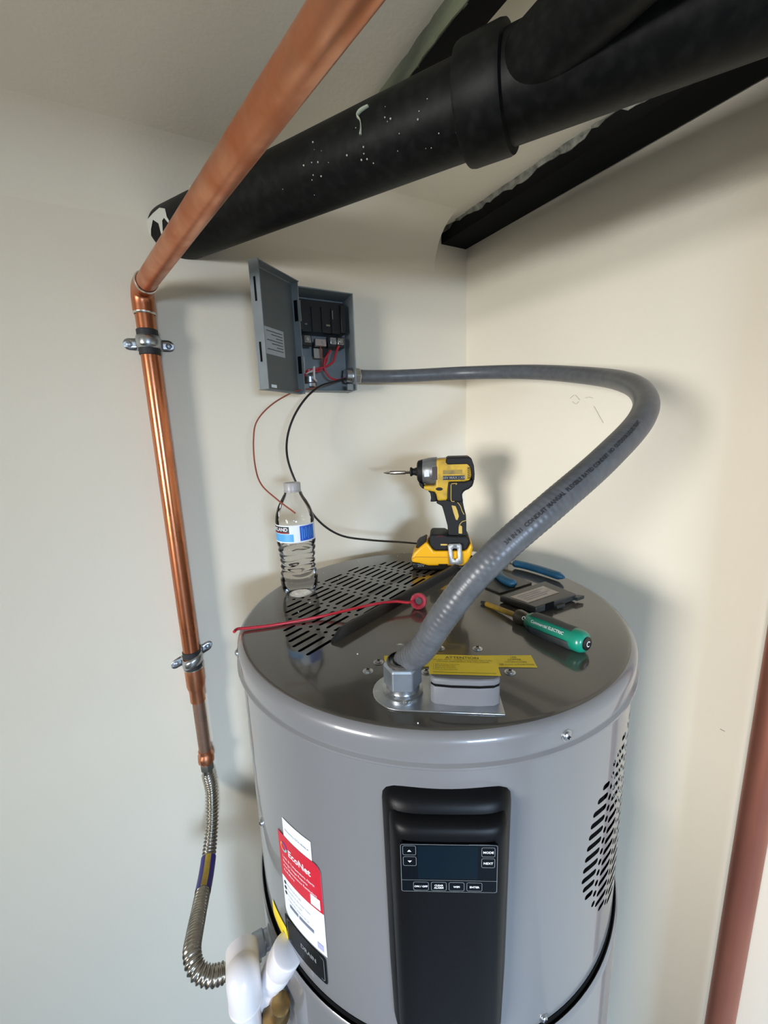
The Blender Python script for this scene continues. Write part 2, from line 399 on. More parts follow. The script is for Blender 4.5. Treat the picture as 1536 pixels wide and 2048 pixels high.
# ================================================================== BLACK DRAIN PIPE
A = V((-0.598, 0.0, 2.180)); d = V((0.535, -0.845, -0.025)).normalized(); RP = 0.0422
def t_at(xpx, A=A, d=d):
    lo, hi = 0.02, 0.95
    for _ in range(50):
        t = (lo+hi)/2
        X = A+d*t
        if (X-CAM).dot(FWD) < .05 or proj(X)[0] > xpx: hi = t
        else: lo = t
    return lo
t1, t2 = t_at(935), t_at(1022)
root = thing('drain_pipe', A+V((0, 0, -RP)), 'thick black plastic drain pipe entering the left wall below the ceiling', 'pipe')
obj('pipe', M().cyl(A-d*0.06, A+d*(t1+.02), RP, n=64), BLACKPIPE, root)
hub = [(RP, t1-.001), (RP+.0075, t1), (RP+.0085, t1+.004), (RP+.0085, t2-.004), (RP+.0075, t2), (RP+.001, t2+.0015)]
obj('coupling', M().lathe(hub, A, d, 64, cap=False), BLACKPIPE, root)
te = 1.22
obj('wye_body', M().cyl(A+d*t2*.98, A+d*te, RP+.0015, n=64), BLACKPIPE, root)
b0 = A+d*.53; db = V((0.055, -0.998, 0.01)).normalized()
obj('wye_branch', M().cyl(b0, b0+db*1.9, .0300, n=48), BLACKPIPE, root)
# white plaster smear where it meets the wall
x_, y_, z_ = frame(d)
vs = []; rnd = random.Random(5); n = 64
def on_pipe(a, t): return A+d*t+x_*((RP+.0009)*math.cos(a))+y_*((RP+.0009)*math.sin(a))
def ang_for(px, py):
    best = None
    for k in range(360):
        a = 2*PI*k/360
        for tt in (0.0, 0.02, 0.04, 0.06, 0.08):
            X = on_pipe(a, tt)
            nr_ = X-(A+d*tt)
            if nr_.dot(CAM-X) < 0: continue
            q = proj(X); e = (q[0]-px)**2+(q[1]-py)**2
            if best is None or e < best[0]: best = (e, a, tt)
    return best[1], best[2]
def pipe_pt(px, py):
    dd = ray(px, py).normalized(); w0 = CAM-A; a_ = dd-d*dd.dot(d); b_ = w0-d*w0.dot(d)
    qa = a_.dot(a_); qb = a_.dot(b_); qc = b_.dot(b_)-(RP+.0007)**2; D = max(0, qb*qb-qa*qc)
    return CAM+dd*((-qb-math.sqrt(D))/qa)
def pipe_patch(name, poly, material):
    bm = fill_holes(poly, [])
    bmesh.ops.subdivide_edges(bm, edges=bm.edges[:], cuts=2, use_grid_fill=True); bmesh.ops.triangulate(bm, faces=bm.faces[:]); bm.verts.index_update()
    m = M().add([pipe_pt(v.co.x, v.co.y) for v in bm.verts], [tuple(v.index for v in f.verts) for f in bm.faces]); bm.free()
    return obj(name, m, material, root)
zz = lambda L: [(200+x/5.39, 380+y/5.39) for x, y in L]
pipe_patch('plaster_smear', zz([(490, 480), (500, 330), (570, 250), (640, 190), (700, 200), (720, 290), (745, 330), (735, 355), (690, 300), (670, 330), (678, 470), (680, 520), (660, 480), (630, 360), (570, 320), (550, 420), (550, 530), (560, 590), (520, 540)]), mat('white plaster smear', (0.62, 0.62, 0.55), 0.7))
pipe_patch('plaster_smear', zz([(950, 20), (960, -60), (1010, -40), (1000, 10)]), PAINTDRIP)
obj('paint_drip', M().tube(catmull([pipe_pt(*q) for q in ((737, 212), (722, 222), (715, 232), (720, 240), (722, 255), (721, 270))], 6), lambda t: .0028+.0012*math.sin(t*PI*2.2), 8, sq=.4), PAINTDRIP, root)
m = M(); rnd = random.Random(11)
for i in range(60):
    px = rnd.uniform(560, 920); f_ = rnd.random(); py = (400-.496*(px-335))*(1-f_)+(527-.337*(px-370))*f_
    if f_ < .12 or f_ > .75: continue
    m.sphere(pipe_pt(px, py), rnd.uniform(.0004, .0011), 4)
tag(obj('paint_speck', m, PAINTDRIP, root), kind='stuff')

# ================================================================== COPPER PIPE ON THE LEFT WALL
PX, PY, ZE = -0.669, -0.022, 2.076
RC = 0.0143
dc = V((0.245, -0.969, 0.0)).normalized()
root = thing('copper_pipe', (PX, 0, 1.19), 'bright copper water pipe dropping down the left wall from an elbow', 'pipe')
E0 = V((PX, PY, ZE))
obj('horizontal_pipe', M().cyl(E0+dc*0.030, E0+dc*2.8, RC, n=40), COPPERW, root)
arc = [E0+V((0, 0, -.036)), E0+V((0, 0, -.026))]+[E0+V((0, 0, -.024))*(1-t)**2+E0*0+dc*(.024*t*t) for t in [k/10 for k in range(11)]]+[E0+dc*.027, E0+dc*.036]
obj('elbow', M().tube(arc, RC+.0022, 28), COPPER, root)
obj('solder_ring', M().lathe([(RC+.001, -.001), (RC+.0026, 0), (RC+.0026, .0010), (RC+.001, .003)], E0+dc*.0355, dc, 32, cap=False), SOLDER, root)
obj('solder_ring', M().lathe([(RC+.001, -.001), (RC+.0026, 0), (RC+.0026, .0010), (RC+.001, .003)], E0+V((0, 0, -.0355)), (0, 0, -1), 32, cap=False), SOLDER, root)
obj('vertical_pipe', M().cyl((PX, PY, ZE-.03), (PX, PY, 1.385), RC, n=40), COPPER, root)
rr = .0111
obj('reducer', M().lathe([(RC, 1.408), (RC+.0022, 1.407), (RC+.0022, 1.372), (RC+.001, 1.366), (rr+.0026, 1.360), (rr+.0026, 1.337), (rr, 1.336)], (PX, PY, 0), (0, 0, 1), 36, cap=False), COPPERW, root)
obj('solder_ring', M().lathe([(RC, 0), (RC+.003, .001), (RC+.003, .0025), (RC, .0035)], (PX, PY, 1.406), (0, 0, 1), 32, cap=False), SOLDER, root)
obj('lower_pipe', M().cyl((PX, PY, 1.34), (PX, PY, 1.215), rr, n=32), COPPERO, root)
obj('threaded_adapter', M().lathe([(rr+.0015, 1.226), (rr+.0018, 1.222), (rr+.0018, 1.218), (rr+.0042, 1.214), (rr+.0046, 1.206), (rr+.0040, 1.200), (rr+.001, 1.196)], (PX, PY, 0), (0, 0, 1), 10, cap=True), COPPERW, root)

def strap(z, tilt, label):
    root = thing('pipe_strap', (PX, 0, z-.01), label, 'pipe clamp', 'zinc straps holding the copper pipe')
    hw = .0095
    prof = []
    for k in range(25):
        a = PI+PI*k/24*1.0
        prof.append((math.cos(a)*(RC+.0022), PY+math.sin(a)*(RC+.0022)))
    out = [(-.0375, -.0015), (-.0365, -.0015), (-.034, -.0015), (-.030, -.0015), (-.020, -.0015), (-.0185, -.004), (-(RC+.0022), PY+.006)]+prof+[(RC+.0022, PY+.006), (.0185, -.004), (.020, -.0015), (.030, -.0015), (.034, -.0015), (.0365, -.0015), (.0375, -.0015)]
    th = .0014; vs = []
    nn = len(out)
    for i, (x, y) in enumerate(out):
        a = out[max(0, i-1)]; b = out[min(nn-1, i+1)]; tx_, ty_ = b[0]-a[0], b[1]-a[1]; l = math.hypot(tx_, ty_); nx_, ny_ = ty_/l, -tx_/l
        e = (.15, .5, .8, .97)[min(i, nn-1-i)] if min(i, nn-1-i) < 4 else 1
        for zz in (-hw*e, -hw*.3, 0, hw*.3, hw*e):
            bul = .0014 if abs(zz) < hw*.5 and 7 < i < nn-8 else 0
            vs.append(V((PX+x+nx_*bul, y+ny_*bul, z+zz+tilt*x)))
    m = M().add(vs, [(i*5+k, i*5+k+1, (i+1)*5+k+1, (i+1)*5+k) for i in range(nn-1) for k in range(4)])
    o = obj('band', m, ZINC, root, fixn=False); s_ = o.modifiers.new('solid', 'SOLIDIFY'); s_.thickness = th; s_.offset = 0
    for x in (-.029, .029):
        obj('screw', M().lathe([(.0048, 0), (.0046, .0015), (.0030, .0028), (0.0, .003)], (PX+x, -.0025, z+tilt*x), (0, -1, 0), 16), ZINCB, root)
    for dz in (-.0135, .0135):
        obj('felt_collar', M().lathe([(RC+.0002, -.0065), (RC+.0016, -.0055), (RC+.0016, .0055), (RC+.0002, .0065)], (PX, PY, z+dz), (0, 0, 1), 30, cap=False), INK, root)
    return root
strap(1.995, 0.0, 'zinc pipe strap on the copper pipe just below the elbow')
strap(1.424, 0.35, 'tilted zinc pipe strap low on the copper pipe above the reducer')

# copper pipe on the right wall
rpx = V((0.0275, -0.621, 0))
root = thing('wall_pipe', rpx, 'dull red copper pipe standing against the right wall', 'pipe')
obj('pipe', M().cyl(rpx+V((0, 0, 0.0)), rpx+V((0, 0, ZC)), .0175, n=32), COPPERD, root)
obj('floor_collar', M().lathe([(.0175, 0), (.032, 0), (.032, .003), (.020, .008), (.0175, .008)], rpx, (0, 0, 1), 28, cap=False), COPPERD, root)

# ================================================================== WATER HEATER
TX, TY, ZT = -0.325, -0.314, 1.57
RL, RB = 0.2835, 0.2805
CAMANG = math.atan2(CAM.y-TY, CAM.x-TX)
def cylpt(ang_deg, z, r=RB+.0006):
    a = CAMANG+math.radians(ang_deg); return V((TX+r*math.cos(a), TY+r*math.sin(a), z))
heater = thing('water_heater', (TX, TY, 0), 'tall grey cylindrical heat pump water heater with black control panel', 'water heater')
# --- lid
e1 = V((math.cos(math.radians(26)), math.sin(math.radians(26)), 0)); e2 = V((-e1.y, e1.x, 0))
holes = vent_holes(0.2215, 0.044, 0.222, 0.01485, 0.0645, 0.0367-0.0645, 0.0027, 0.0093)
NL = 160; rt = RL-.012
def d2(u, v): p_ = e1*u+e2*v; return p_.x, p_.y
outer = [(rt*math.cos(2*PI*k/NL), rt*math.sin(2*PI*k/NL)) for k in range(NL)]
bm = fill_holes(outer, [[d2(*q) for q in h] for h in holes])
bm.verts.index_update()
m = M(); m.add([V((TX+v.co.x, TY+v.co.y, ZT)) for v in bm.verts], [tuple(v.index for v in f.verts) for f in bm.faces]); bm.free()
prof = [(rt, ZT)]+[(rt+.012*math.sin(t), ZT-.012+.012*math.cos(t)) for t in [PI/2*k/8 for k in range(1, 9)]]
prof += [(RL, 1.543), (RL-.0004, 1.541), (RL+.0022, 1.5385), (RL+.0024, 1.5365), (RL+.0008, 1.5345), (RB+.0004, 1.533), (RB-.001, 1.531)]
m.lathe(prof, (TX, TY, 0), (0, 0, 1), NL, cap=False)
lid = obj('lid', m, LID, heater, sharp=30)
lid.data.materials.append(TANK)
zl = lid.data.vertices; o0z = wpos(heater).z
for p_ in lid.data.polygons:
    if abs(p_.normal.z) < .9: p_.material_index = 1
# cavity under the lid
obj('vent_backing', M().lathe([(0.0, ZT-.022), (rt-.01, ZT-.022), (rt-.01, ZT-.018), (0.0, ZT-.018)], (TX, TY, 0), (0, 0, 1), 64), DARKIN, heater)
# --- upper shell with side vent
VA, VZ = 60.4, 1.370
pa0, pa1, pz0, pz1 = 30.0, 92.0, 1.215, 1.525
sh_holes = vent_holes(0.124, -.124, .124, 0.0133, 0.0430, 0.004, 0.0034, 0.0066)
s0, s1 = math.radians(pa0-VA)*RB, math.radians(pa1-VA)*RB
edge = []
ns, nz = 31, 8
edge += [(s0+(s1-s0)*k/ns, pz0-VZ) for k in range(ns)]+[(s1, pz0-VZ+(pz1-pz0)*k/nz) for k in range(nz)]
edge += [(s1-(s1-s0)*k/ns, pz1-VZ) for k in range(ns)]+[(s0, pz1-VZ-(pz1-pz0)*k/nz) for k in range(nz)]
tilt = math.radians(-9)
bm = fill_holes(edge, [[(x*math.cos(tilt)-y*math.sin(tilt), x*math.sin(tilt)+y*math.cos(tilt)) for x, y in h] for h in sh_holes])
for k in range(1, ns):
    bmesh.ops.bisect_plane(bm, geom=bm.verts[:]+bm.edges[:]+bm.faces[:], dist=1e-7, plane_co=(s0+(s1-s0)*k/ns, 0, 0), plane_no=(1, 0, 0))
bm.verts.index_update(); bm.faces.ensure_lookup_table()
m = M(); m.add([cylpt(VA+math.degrees(v.co.x/RB), VZ+v.co.y, RB) for v in bm.verts], [tuple(v.index for v in f.verts) for f in bm.faces]); bm.free()
def cyl_part(m, a0, a1, z0, z1, n, r=RB, nzz=1):
    vs = [cylpt(a0+(a1-a0)*k/n, z0+(z1-z0)*j/nzz, r) for j in range(nzz+1) for k in range(n+1)]
    return m.add(vs, [(j*(n+1)+k, j*(n+1)+k+1, (j+1)*(n+1)+k+1, (j+1)*(n+1)+k) for j in range(nzz) for k in range(n)])
cyl_part(m, pa1, pa0+360, pz0, pz1, 149)
cyl_part(m, 0, 360, pz1, 1.534, 180); cyl_part(m, 0, 360, 1.184, pz0, 180)
shell = obj('upper_shell', m, TANK, heater, sharp=60, fixn=False)
me = shell.data; c0 = V((TX, TY, 0))-wpos(heater)
me.normals_split_custom_set_from_vertices([tuple(V((v.co.x-c0.x, v.co.y-c0.y, 0)).normalized()) for v in me.vertices])
obj('vent_backing', cyl_part(M(), pa0+2, pa1-2, pz0+.01, pz1-.01, 30, RB-.02), DARKIN, heater)
obj('seam_gap', M().lathe([(RB-.002, 1.186), (RB+.0008, 1.186), (RB+.0008, 1.174), (RB+.0030, 1.1735)], (TX, TY, 0), (0, 0, 1), 160, cap=False), DARKIN, heater)
obj('lower_shell', M().lathe([(RB+.0022, 1.172), (RB+.0026, 1.1775), (RB+.0042, 1.1795), (RB+.0062, 1.177), (RB+.0068, 1.170), (RB+.0068, 0.03), (RB-.012, 0.02), (RB-.02, 0.0)], (TX, TY, 0), (0, 0, 1), 160), TANK, heater)
# --- screws on lid, lip and shell
def screw(p_, n_, r=.0042):
    s_ = obj('screw', M().lathe([(r*1.45, 0), (r*1.45, .0006), (r, .0007), (r*.98, .002), (r*.7, .0030), (0, .0033)], p_, n_, 18), ZINC, heater)
    x__, y__, z__ = frame(n_); c = V(p_)+V(n_).normalized()*.0033
    obj('recess', M().box(c, (r*1.0, r*.22, .0003), x__, y__, z__).box(c, (r*.22, r*1.0, .00032), x__, y__, z__), DARKIN, s_)
for q in ((880, 1297), (955, 1298), (757, 1325), (736, 1343), (1020, 1345)): screw(hz(*q, ZT), (0, 0, 1))
for a_, z_2 in ((27.0, 1.5505), (-62.5, 1.5555), (118, 1.552)):
    p_ = cylpt(a_, z_2, RL); screw(p_, p_-V((TX, TY, p_.z)))
for a_, z_2 in ((25.9, 1.1905), (-53, 1.33)):
    p_ = cylpt(a_, z_2, RB); screw(p_, p_-V((TX, TY, p_.z)), .0038)
# --- black rubber ridge beside the vent
def lidpt(u, v, z=0): return V((TX, TY, ZT+z))+e1*u+e2*v
m = M()
prof_r = [(0.0, 0.0), (.0015, .013), (.003, .0155), (.0055, .0155), (.0065, .013), (.0068, 0.0)]
rib0 = hz(669, 1287, ZT); rib1 = hz(940, 1130, ZT); rd = (rib1-rib0).normalized(); rn = V((-rd.y, rd.x, 0))
L_ = (rib1-rib0).length; vs = []; N_ = 24; k_ = len(prof_r)
for i in range(N_+1):
    t = i/N_; s = t*L_; end = min(1, .25+s/.010, .25+(L_-s)/.02); off = .010*(1-math.cos(t*PI))/2*0
    vs += [rib0+rd*s+rn*(a+off)+V((0, 0, b*min(1, end))) for a, b in prof_r]
m.add(vs, [(i*k_+j, i*k_+(j+1) % k_, (i+1)*k_+(j+1) % k_, (i+1)*k_+j) for i in range(N_) for j in range(k_)]+[tuple(range(k_)), tuple(range(N_*k_+k_-1, N_*k_-1, -1))])
obj('rubber_ridge', m, BLACKP, heater, sharp=35)
# --- control panel
PA = CAMANG+math.radians(3.2); pn = V((math.cos(PA), math.sin(PA), 0)); pt = V((-math.sin(PA), math.cos(PA), 0)); TC = V((TX, TY, 0))
def pp(s, z, out): return TC+pt*s+pn*out+V((0, 0, z))
def shelf(levels, base, e=5.0, n=28, names=None):
    m = M(); vs = []
    for z, wd, out in levels:
        for k in range(n+1):
            a = PI*k/n; c, s_ = math.cos(a), math.sin(a)
            bs = base
            x = wd*math.copysign(abs(c)**(2/e), c); y = bs+(out-bs)*abs(s_)**(2/e)
            vs.append(pp(x, z, y))
    for i in range(len(levels)-1):
        m_ = n+1
        for k in range(n): m.f.append((i*m_+k, i*m_+k+1, (i+1)*m_+k+1, (i+1)*m_+k))
    m.v = vs; m.f.append(tuple(range(n, -1, -1))); m.f.append(tuple((len(levels)-1)*(n+1)+k for k in range(n+1)))
    return m
zb_ = 1.192
bez = [(1.5125, .046, .270), (1.5122, .050, .2785), (1.511, .054, .284), (1.508, .0585, .289), (1.503, .0612, .2925), (1.496, .0618, .2945), (1.45, .0612, .2955), (1.30, .0600, .2955), (1.225, .058, .2955), (1.205, .055, .294), (1.196, .050, .288), (zb_, .044, .278)]
panel = obj('control_panel', shelf(bez, .250, 4.2), PANEL, heater, sharp=50)
cov = [(1.4985, .049, .292), (1.4983, .0505, .2985), (1.497, .0525, .3025), (1.4935, .0538, .3055), (1.488, .0542, .3068), (1.48, .0542, .3072), (1.43, .0540, .3072), (1.40, .0535, .3072), (1.24, .0515, .3072), (1.215, .049, .305), (1.205, .045, .297)]
obj('panel_cover', shelf(cov, .262, 5.5), PANEL, panel, sharp=50)
OUT = .3076
def pf(x, y): return pp(x, y, OUT)
def pf2(x, y): return pp(x, y, OUT+.0012)
def pf3(x, y): return pp(x, y, OUT+.0015)
LX0, LX1, LZ0, LZ1 = -.0440, .0410, 1.4325, 1.4845
disp = obj('display', M().box(pp((LX0+LX1)/2, (LZ0+LZ1)/2, OUT+.0003), (LX1-LX0, .0016, LZ1-LZ0), pt, pn), LCD, panel, bevel=.0005)
obj('display_window', patch(pf2, -.0285, .0235, 1.4475, 1.4825, 2, 2), LCDB, panel)
obj('display_border', ring_outline(pf2, LX0+.0005, LX1-.0005, LZ0+.0005, LZ1-.0005, .002, .00035).add([pf2(x, y) for x, y in ((LX0+.001, 1.4455), (LX1-.001, 1.4455), (LX1-.001, 1.4458), (LX0+.001, 1.4458))], [(0, 1, 2, 3)]), KEY, panel)
def button(cx, cz, hw, hh, txt=None, tri=0, size=.0032):
    b = obj('button', ring_outline(pf2, cx-hw, cx+hw, cz-hh, cz+hh, .0016, .00035), KEY, panel)
    if tri: obj('arrow_print', M().add([pf3(cx-.0018, cz-.001*tri), pf3(cx+.0018, cz-.001*tri), pf3(cx, cz+.0011*tri)], [(0, 1, 2)]), WHITE, b)
    if txt:
        for i, ln in enumerate(txt):
            zc = cz+(len(txt)-1)*size*.5-i*size
            obj('lettering', text_m(ln, size, lambda x, y: pf3(cx+x, zc+y), bold=.00008), WHITE, b)
button(-.0358, 1.4775, .0058, .0050, tri=1); button(-.0356, 1.4660, .0058, .0050, tri=-1)
button(.0325, 1.4765, .0058, .0050, ['MODE']); button(.0325, 1.4650, .0058, .0050, ['NEXT'])
for cx, tx in ((-.0262, ['ON / OFF']), (-.0105, ['CLEAR', 'ALARM']), (.0052, ['WIFI']), (.0208, ['ENTER'])): button(cx, 1.4390, .0068, .0047, tx, size=.0028 if len(tx) < 2 else .0026)
# --- stickers
def cl(k): return lambda x, y: cylpt(math.degrees(x/RB), y, RB+k)
def deg(a): return math.radians(a)*RB
sx0, sx1 = deg(-40), deg(-25); scx = (sx0+sx1)/2
st = obj('information_sticker', patch(cl(.0008), sx0, sx1, 1.2505, 1.378, 12, 6, .010, (1, 0, 1, 0)), LABELW, heater)
tag(st, 'white and red sticker on the tank side')
obj('red_field', patch(cl(.0011), sx0, sx1, 1.3125, 1.378, 12, 6, .010, (0, 0, 1, 0)), LABELR, st)
obj('tag_slip', patch(cl(.0006), deg(-37.4), deg(-27.4), 1.372, 1.4035, 8, 2), LABELW, heater)
obj('tag_print', text_m('Discovery GTA-4046LA', .0042, lambda x, y: cl(.0009)(deg(-32.4)+x, 1.3895+y)), INKG, heater)
obj('brand_print', text_m('EcoNet', .0125, lambda x, y: cl(.0014)(sx0+.0195+x, 1.3585+y), align='LEFT', bold=.0003), WHITE, st)
rg = [((sx0+.011)+.0062*math.cos(a), 1.3605+.0062*math.sin(a)) for a in [2*PI*k/24 for k in range(24)]]
for i_, (k0, k1, mm) in enumerate(((0, 8, mat('logo violet', (.12, .06, .35), .4)), (8, 16, mat('logo orange', (.75, .28, .06), .4)), (16, 24, mat('logo teal', (.25, .5, .45), .4)))):
    m = M()
    for k in range(k0, k1):
        a, b = 2*PI*k/24, 2*PI*(k+1)/24; ri, ro = .0042, .0066; cx, cz = sx0+.011, 1.3605; f_ = cl(.0014)
        m.add([f_(cx+r*math.cos(t), cz+r*math.sin(t)) for r, t in ((ri, a), (ro, a), (ro, b), (ri, b))], [(0, 1, 2, 3)])
    obj('logo_ring', m, mm, st)
for i, ln in enumerate(('Leak & Temperature Alerts', 'Energy Usage Reports', 'And Maintenance Reminders', 'And More')):
    obj('sticker_print', text_m(ln, .0050, lambda x, y: cl(.0014)(sx0+.007+x, 1.3455-i*.0066+y), align='LEFT', bold=.0001), PINK, st)
obj('qr_blank', patch(cl(.0014), sx1-.0185, sx1-.004, 1.3155, 1.330, 3, 2), LABELW, st)
for i, (x0, ln, sz) in enumerate(((.010, 'Download the app', .0036), (.010, 'Connect to the water heater', .0036), (.010, 'Create an account', .0036), (.010, 'Follow the steps to set up', .0036))):
    obj('sticker_print', text_m(ln, sz, lambda x, y: cl(.0012)(sx0+x0+x, 1.3040-i*.0075+y), align='LEFT'), INKG, st)
for i in range(3):
    m = M(); f_ = cl(.0012); c_ = (sx0+.006, 1.3040-i*.0078); m.add([f_(c_[0]+.0024*math.cos(2*PI*k/14), c_[1]+.0024*math.sin(2*PI*k/14)) for k in range(14)], [tuple(range(14))]); obj('bullet_print', m, INK, st)
obj('bar_print', patch(cl(.0012), sx0+.012, sx0+.0285, 1.2715, 1.2760, 4, 1), INKG, st); obj('bar_print', patch(cl(.0012), sx0+.0305, sx0+.0555, 1.2715, 1.2760, 4, 1), INKG, st)
obj('mark_print', patch(cl(.0012), sx1-.0135, sx1-.004, 1.2555, 1.264, 3, 1), mat('pale violet print', (.42, .42, .62), .5), st)
obj('caution_label', patch(cl(.0009), deg(-50), deg(-40.5), 1.194, 1.221, 6, 2, .005, (1, 1, 1, 1)), YELLOWL, heater)
pl = obj('port_label', patch(cl(.0009), deg(-41), deg(-25.5), 1.206, 1.2465, 8, 3, .004), PANEL, heater)
obj('port_label_print', text_m('DRAIN', .009, lambda x, y: cl(.0013)(deg(-31.5)+x, 1.229+y), bold=.0002), KEY, pl)
obj('port_label_border', ring_outline(cl(.0012), deg(-40), deg(-26.2), 1.2095, 1.2430, .003, .0006), KEY, pl)
# --- wiring plate and junction cover
jF0 = hz(861, 1411, ZT); jF1 = hz(1001, 1416, ZT); jx = (jF1-jF0).normalized(); jy = V((-jx.y, jx.x, 0))
if jy.dot(jF0-CAM) < 0: jy = -jy
jw = (jF1-jF0).length; jd = .040; jh = .030
cov_ = []
for x, y in ((0, .004), (.004, 0), (jw*.3, -.0018), (jw*.7, -.0018), (jw-.006, 0), (jw, .004), (jw, jd), (0, jd)): cov_.append(jF0+jx*x+jy*y)
jc = obj('junction_cover', M().prism(cov_, (0, 0, 1), 0.0, jh-.0085), JBOX, heater, bevel=.0015)
obj('cover_gap', M().prism([p_+(jF0+jx*jw/2+jy*jd/2-p_)*.02 for p_ in cov_], (0, 0, 1), jh-.009, jh-.006), DARKIN, jc)
obj('cover_cap', M().prism(cov_, (0, 0, 1), jh-.007, jh), JBOX, jc, bevel=.0018)
def jl(x, y): return jF0+jx*x+jy*y+V((0, 0, jh+.0004))
lab = obj('attention_label', patch(jl, -.001, jw+.001, .006, jd+.002, 4, 2), YELLOWL, jc)
for i, (ln, sz, yy) in enumerate((('ATTENTION', .0062, .036), ('ALL ELECTRICAL CONNECTIONS & DO NOT TURN', .0026, .0318), ('ON MAIN PERFORMING THE FOLLOWING', .0028, .0285), ('1. Make all wiring connections', .0022, .0235), ('2. Fill the tank with water', .0022, .0205), ('3. Replace the cover plate', .0022, .0175), ('4. Turn on electrical power', .0022, .0145))):
    obj('label_print', text_m(ln, sz, lambda x, y: jl((jw*.5 if i < 3 else .003)+x, yy+y)+V((0, 0, .0004)), align='CENTER' if i < 3 else 'LEFT'), INK, lab)
obj('label_rule', patch(lambda x, y: jl(x, y)+V((0, 0, .0004)), .003, jw-.003, .0092, .0097, 2, 1), INK, lab)
# strip label on the lid behind the cover
sA, sB, sC, sD = hz(768, 1312, ZT), hz(1062, 1311, ZT), hz(1075, 1336, ZT), hz(770, 1333, ZT)
def sl(x, y, k=.0004): return (sD.lerp(sC, x)).lerp(sA.lerp(sB, x), y)+V((0, 0, k))
ls = obj('warning_strip', patch(sl, 0, 1, 0, 1, 6, 1), YELLOWL, heater)
for i, (ln, sz, yy) in enumerate((('USE', .16, .80), ('COPPER', .16, .62), ('CONDUCTORS', .13, .42), ('FOR SUPPLY CONNECTIONS', .11, .22))):
    obj('label_print', text_m(ln, sz, lambda x, y: sl(.875+x*.16, yy+y, .0008)), INK, ls)
nut = hz(806, 1383, ZT)
# galvanised plate : stadium from nut to cover
pc = V((nut.x, nut.y, 0)); pl_ = []
rpl = .0315
for k in range(17):
    a = PI/2+PI*k/16; pl_.append(pc+jx*(rpl*math.cos(a))+jy*(rpl*math.sin(a)))
pl_ += [pc+jx*.098-jy*rpl*1.02, pc+jx*.098+jy*(rpl*.6)]
obj('conduit_plate', M().prism([V((p_.x, p_.y, ZT)) for p_ in pl_], (0, 0, 1), 0, .0022), ZINC, heater, bevel=.0006)
screw(hz(810, 1402, ZT+.002), (0, 0, 1)); screw(hz(853, 1345, ZT+.002), (0, 0, 1))
# --- relief valve stub and brass drain
vt = cylpt(-57, 1.108, RB); vn = (vt-V((TX, TY, vt.z))).normalized()
obj('valve_stub', M().lathe([(.013, -.005), (.013, .012), (.0155, .013), (.0155, .028), (.012, .029), (.012, .045), (.010, .046)], vt, vn, 12), ZINCB, heater, bevel=.001)
bt = pd(552, 2030, .52)
obj('brass_valve', M().lathe([(.010, -.06), (.010, -.03), (.015, -.028), (.017, -.012), (.017, .006), (.012, .012), (.012, .03), (.004, .034)], bt, (0.25, -.3, 1), 20), BRASS, heater)

# ================================================================== CONDUIT
ctop = nut+V((0, 0, .036))
cp = [(-.311, -.031, 1.9525), (-.27, -.032, 1.9525), (-.20, -.05, 1.9535)]
cp = [V(c) for c in cp]+[pd(932, 746, .83), pd(1060, 744, .745), pd(1180, 752, .62), pd(1255, 766, .525), pd(1290, 796, .462), pd(1280, 842, .415), pd(1210, 918, .370), pd(1105, 1010, .345), pd(1010, 1092, .342), pd(938, 1166, .350), pd(882, 1240, .366), pd(842, 1300, .388), nut+V((.004, -.001, .034)), nut+V((0, 0, .018))]
path, clen = resample(catmull(cp, 24), .0013)
root = thing('flexible_conduit', (nut.x, nut.y, ZT), 'thick grey flexible conduit looping from the electrical box to the heater lid', 'conduit')
RCD = .0131
jk = obj('jacket', M().tube(path, lambda t: RCD+.00016*math.sin(t*clen/.0052*2*PI)*(.08+.92*max(0, min(1, (t-.62)*5))), 28), CONDUIT, root, sharp=80)
hexn = obj('hex_nut', M().lathe([(.0190, 0), (.0200, .002), (.0200, .021), (.0185, .024), (.0140, .0245)], nut+V((0, 0, .010)), (0, 0, 1), 6), ZINCB, root, bevel=.0012, sharp=20)
obj('lock_ring', M().lathe([(.0205, 0), (.0210, .003), (.0175, .004), (.017, .011)], nut+V((0, 0, .0022)), (0, 0, 1), 28), ZINC, root)
obj('ferrule', M().lathe([(.0158, 0), (.0158, .005), (.0142, .006)], nut+V((0, 0, .032)), (0, 0, 1), 32, cap=False), mat('dark ferrule', (.05, .045, .04), .5), root)
cx0 = V((-.3135, -.031, 1.9525))
obj('gland_nut', M().lathe([(.0155, .000), (.0165, .001), (.0165, .0125), (.0145, .0145)], cx0+V((.0005, 0, 0)), (1, 0, 0), 6), ZINC, root, bevel=.0008, sharp=20)
obj('bushing', M().lathe([(.011, 0), (.0135, .001), (.0145, .012), (.0165, .0125), (.0165, .0165)], cx0-V((.0165, 0, 0)), (1, 0, 0), 24), ZINC, root)
# printed line along the jacket, facing the room
T_, F_ = rot_frames(path); cum = [clen*i/(len(path)-1) for i in range(len(path))]
i0 = min(range(len(path)), key=lambda i: (proj(path[i])[0]-1008)**2+(proj(path[i])[1]-1092)**2)
def on_jacket(s, y):
    fi = max(0, min(len(path)-2.001, i0-s/clen*(len(path)-1))); i = int(fi); P_ = path[i].lerp(path[i+1], fi-i); t_ = T_[i].lerp(T_[i+1], fi-i).normalized()
    tc_ = (CAM-P_); tc_ = (tc_-t_*tc_.dot(t_)).normalized(); sd = t_.cross(tc_)
    a = (y+.0012)/RCD
    return P_+tc_*((RCD+.0006)*math.cos(a))+sd*((RCD+.0006)*math.sin(a))
obj('printed_text', text_m('3/4 IN 21  CONDUIT MANUAL  FLEXIBLE RATED CONDUIT  NO  OUTDOOR LIQUID TIGHT', .0047, on_jacket, align='LEFT', bold=.0001), INK, root)

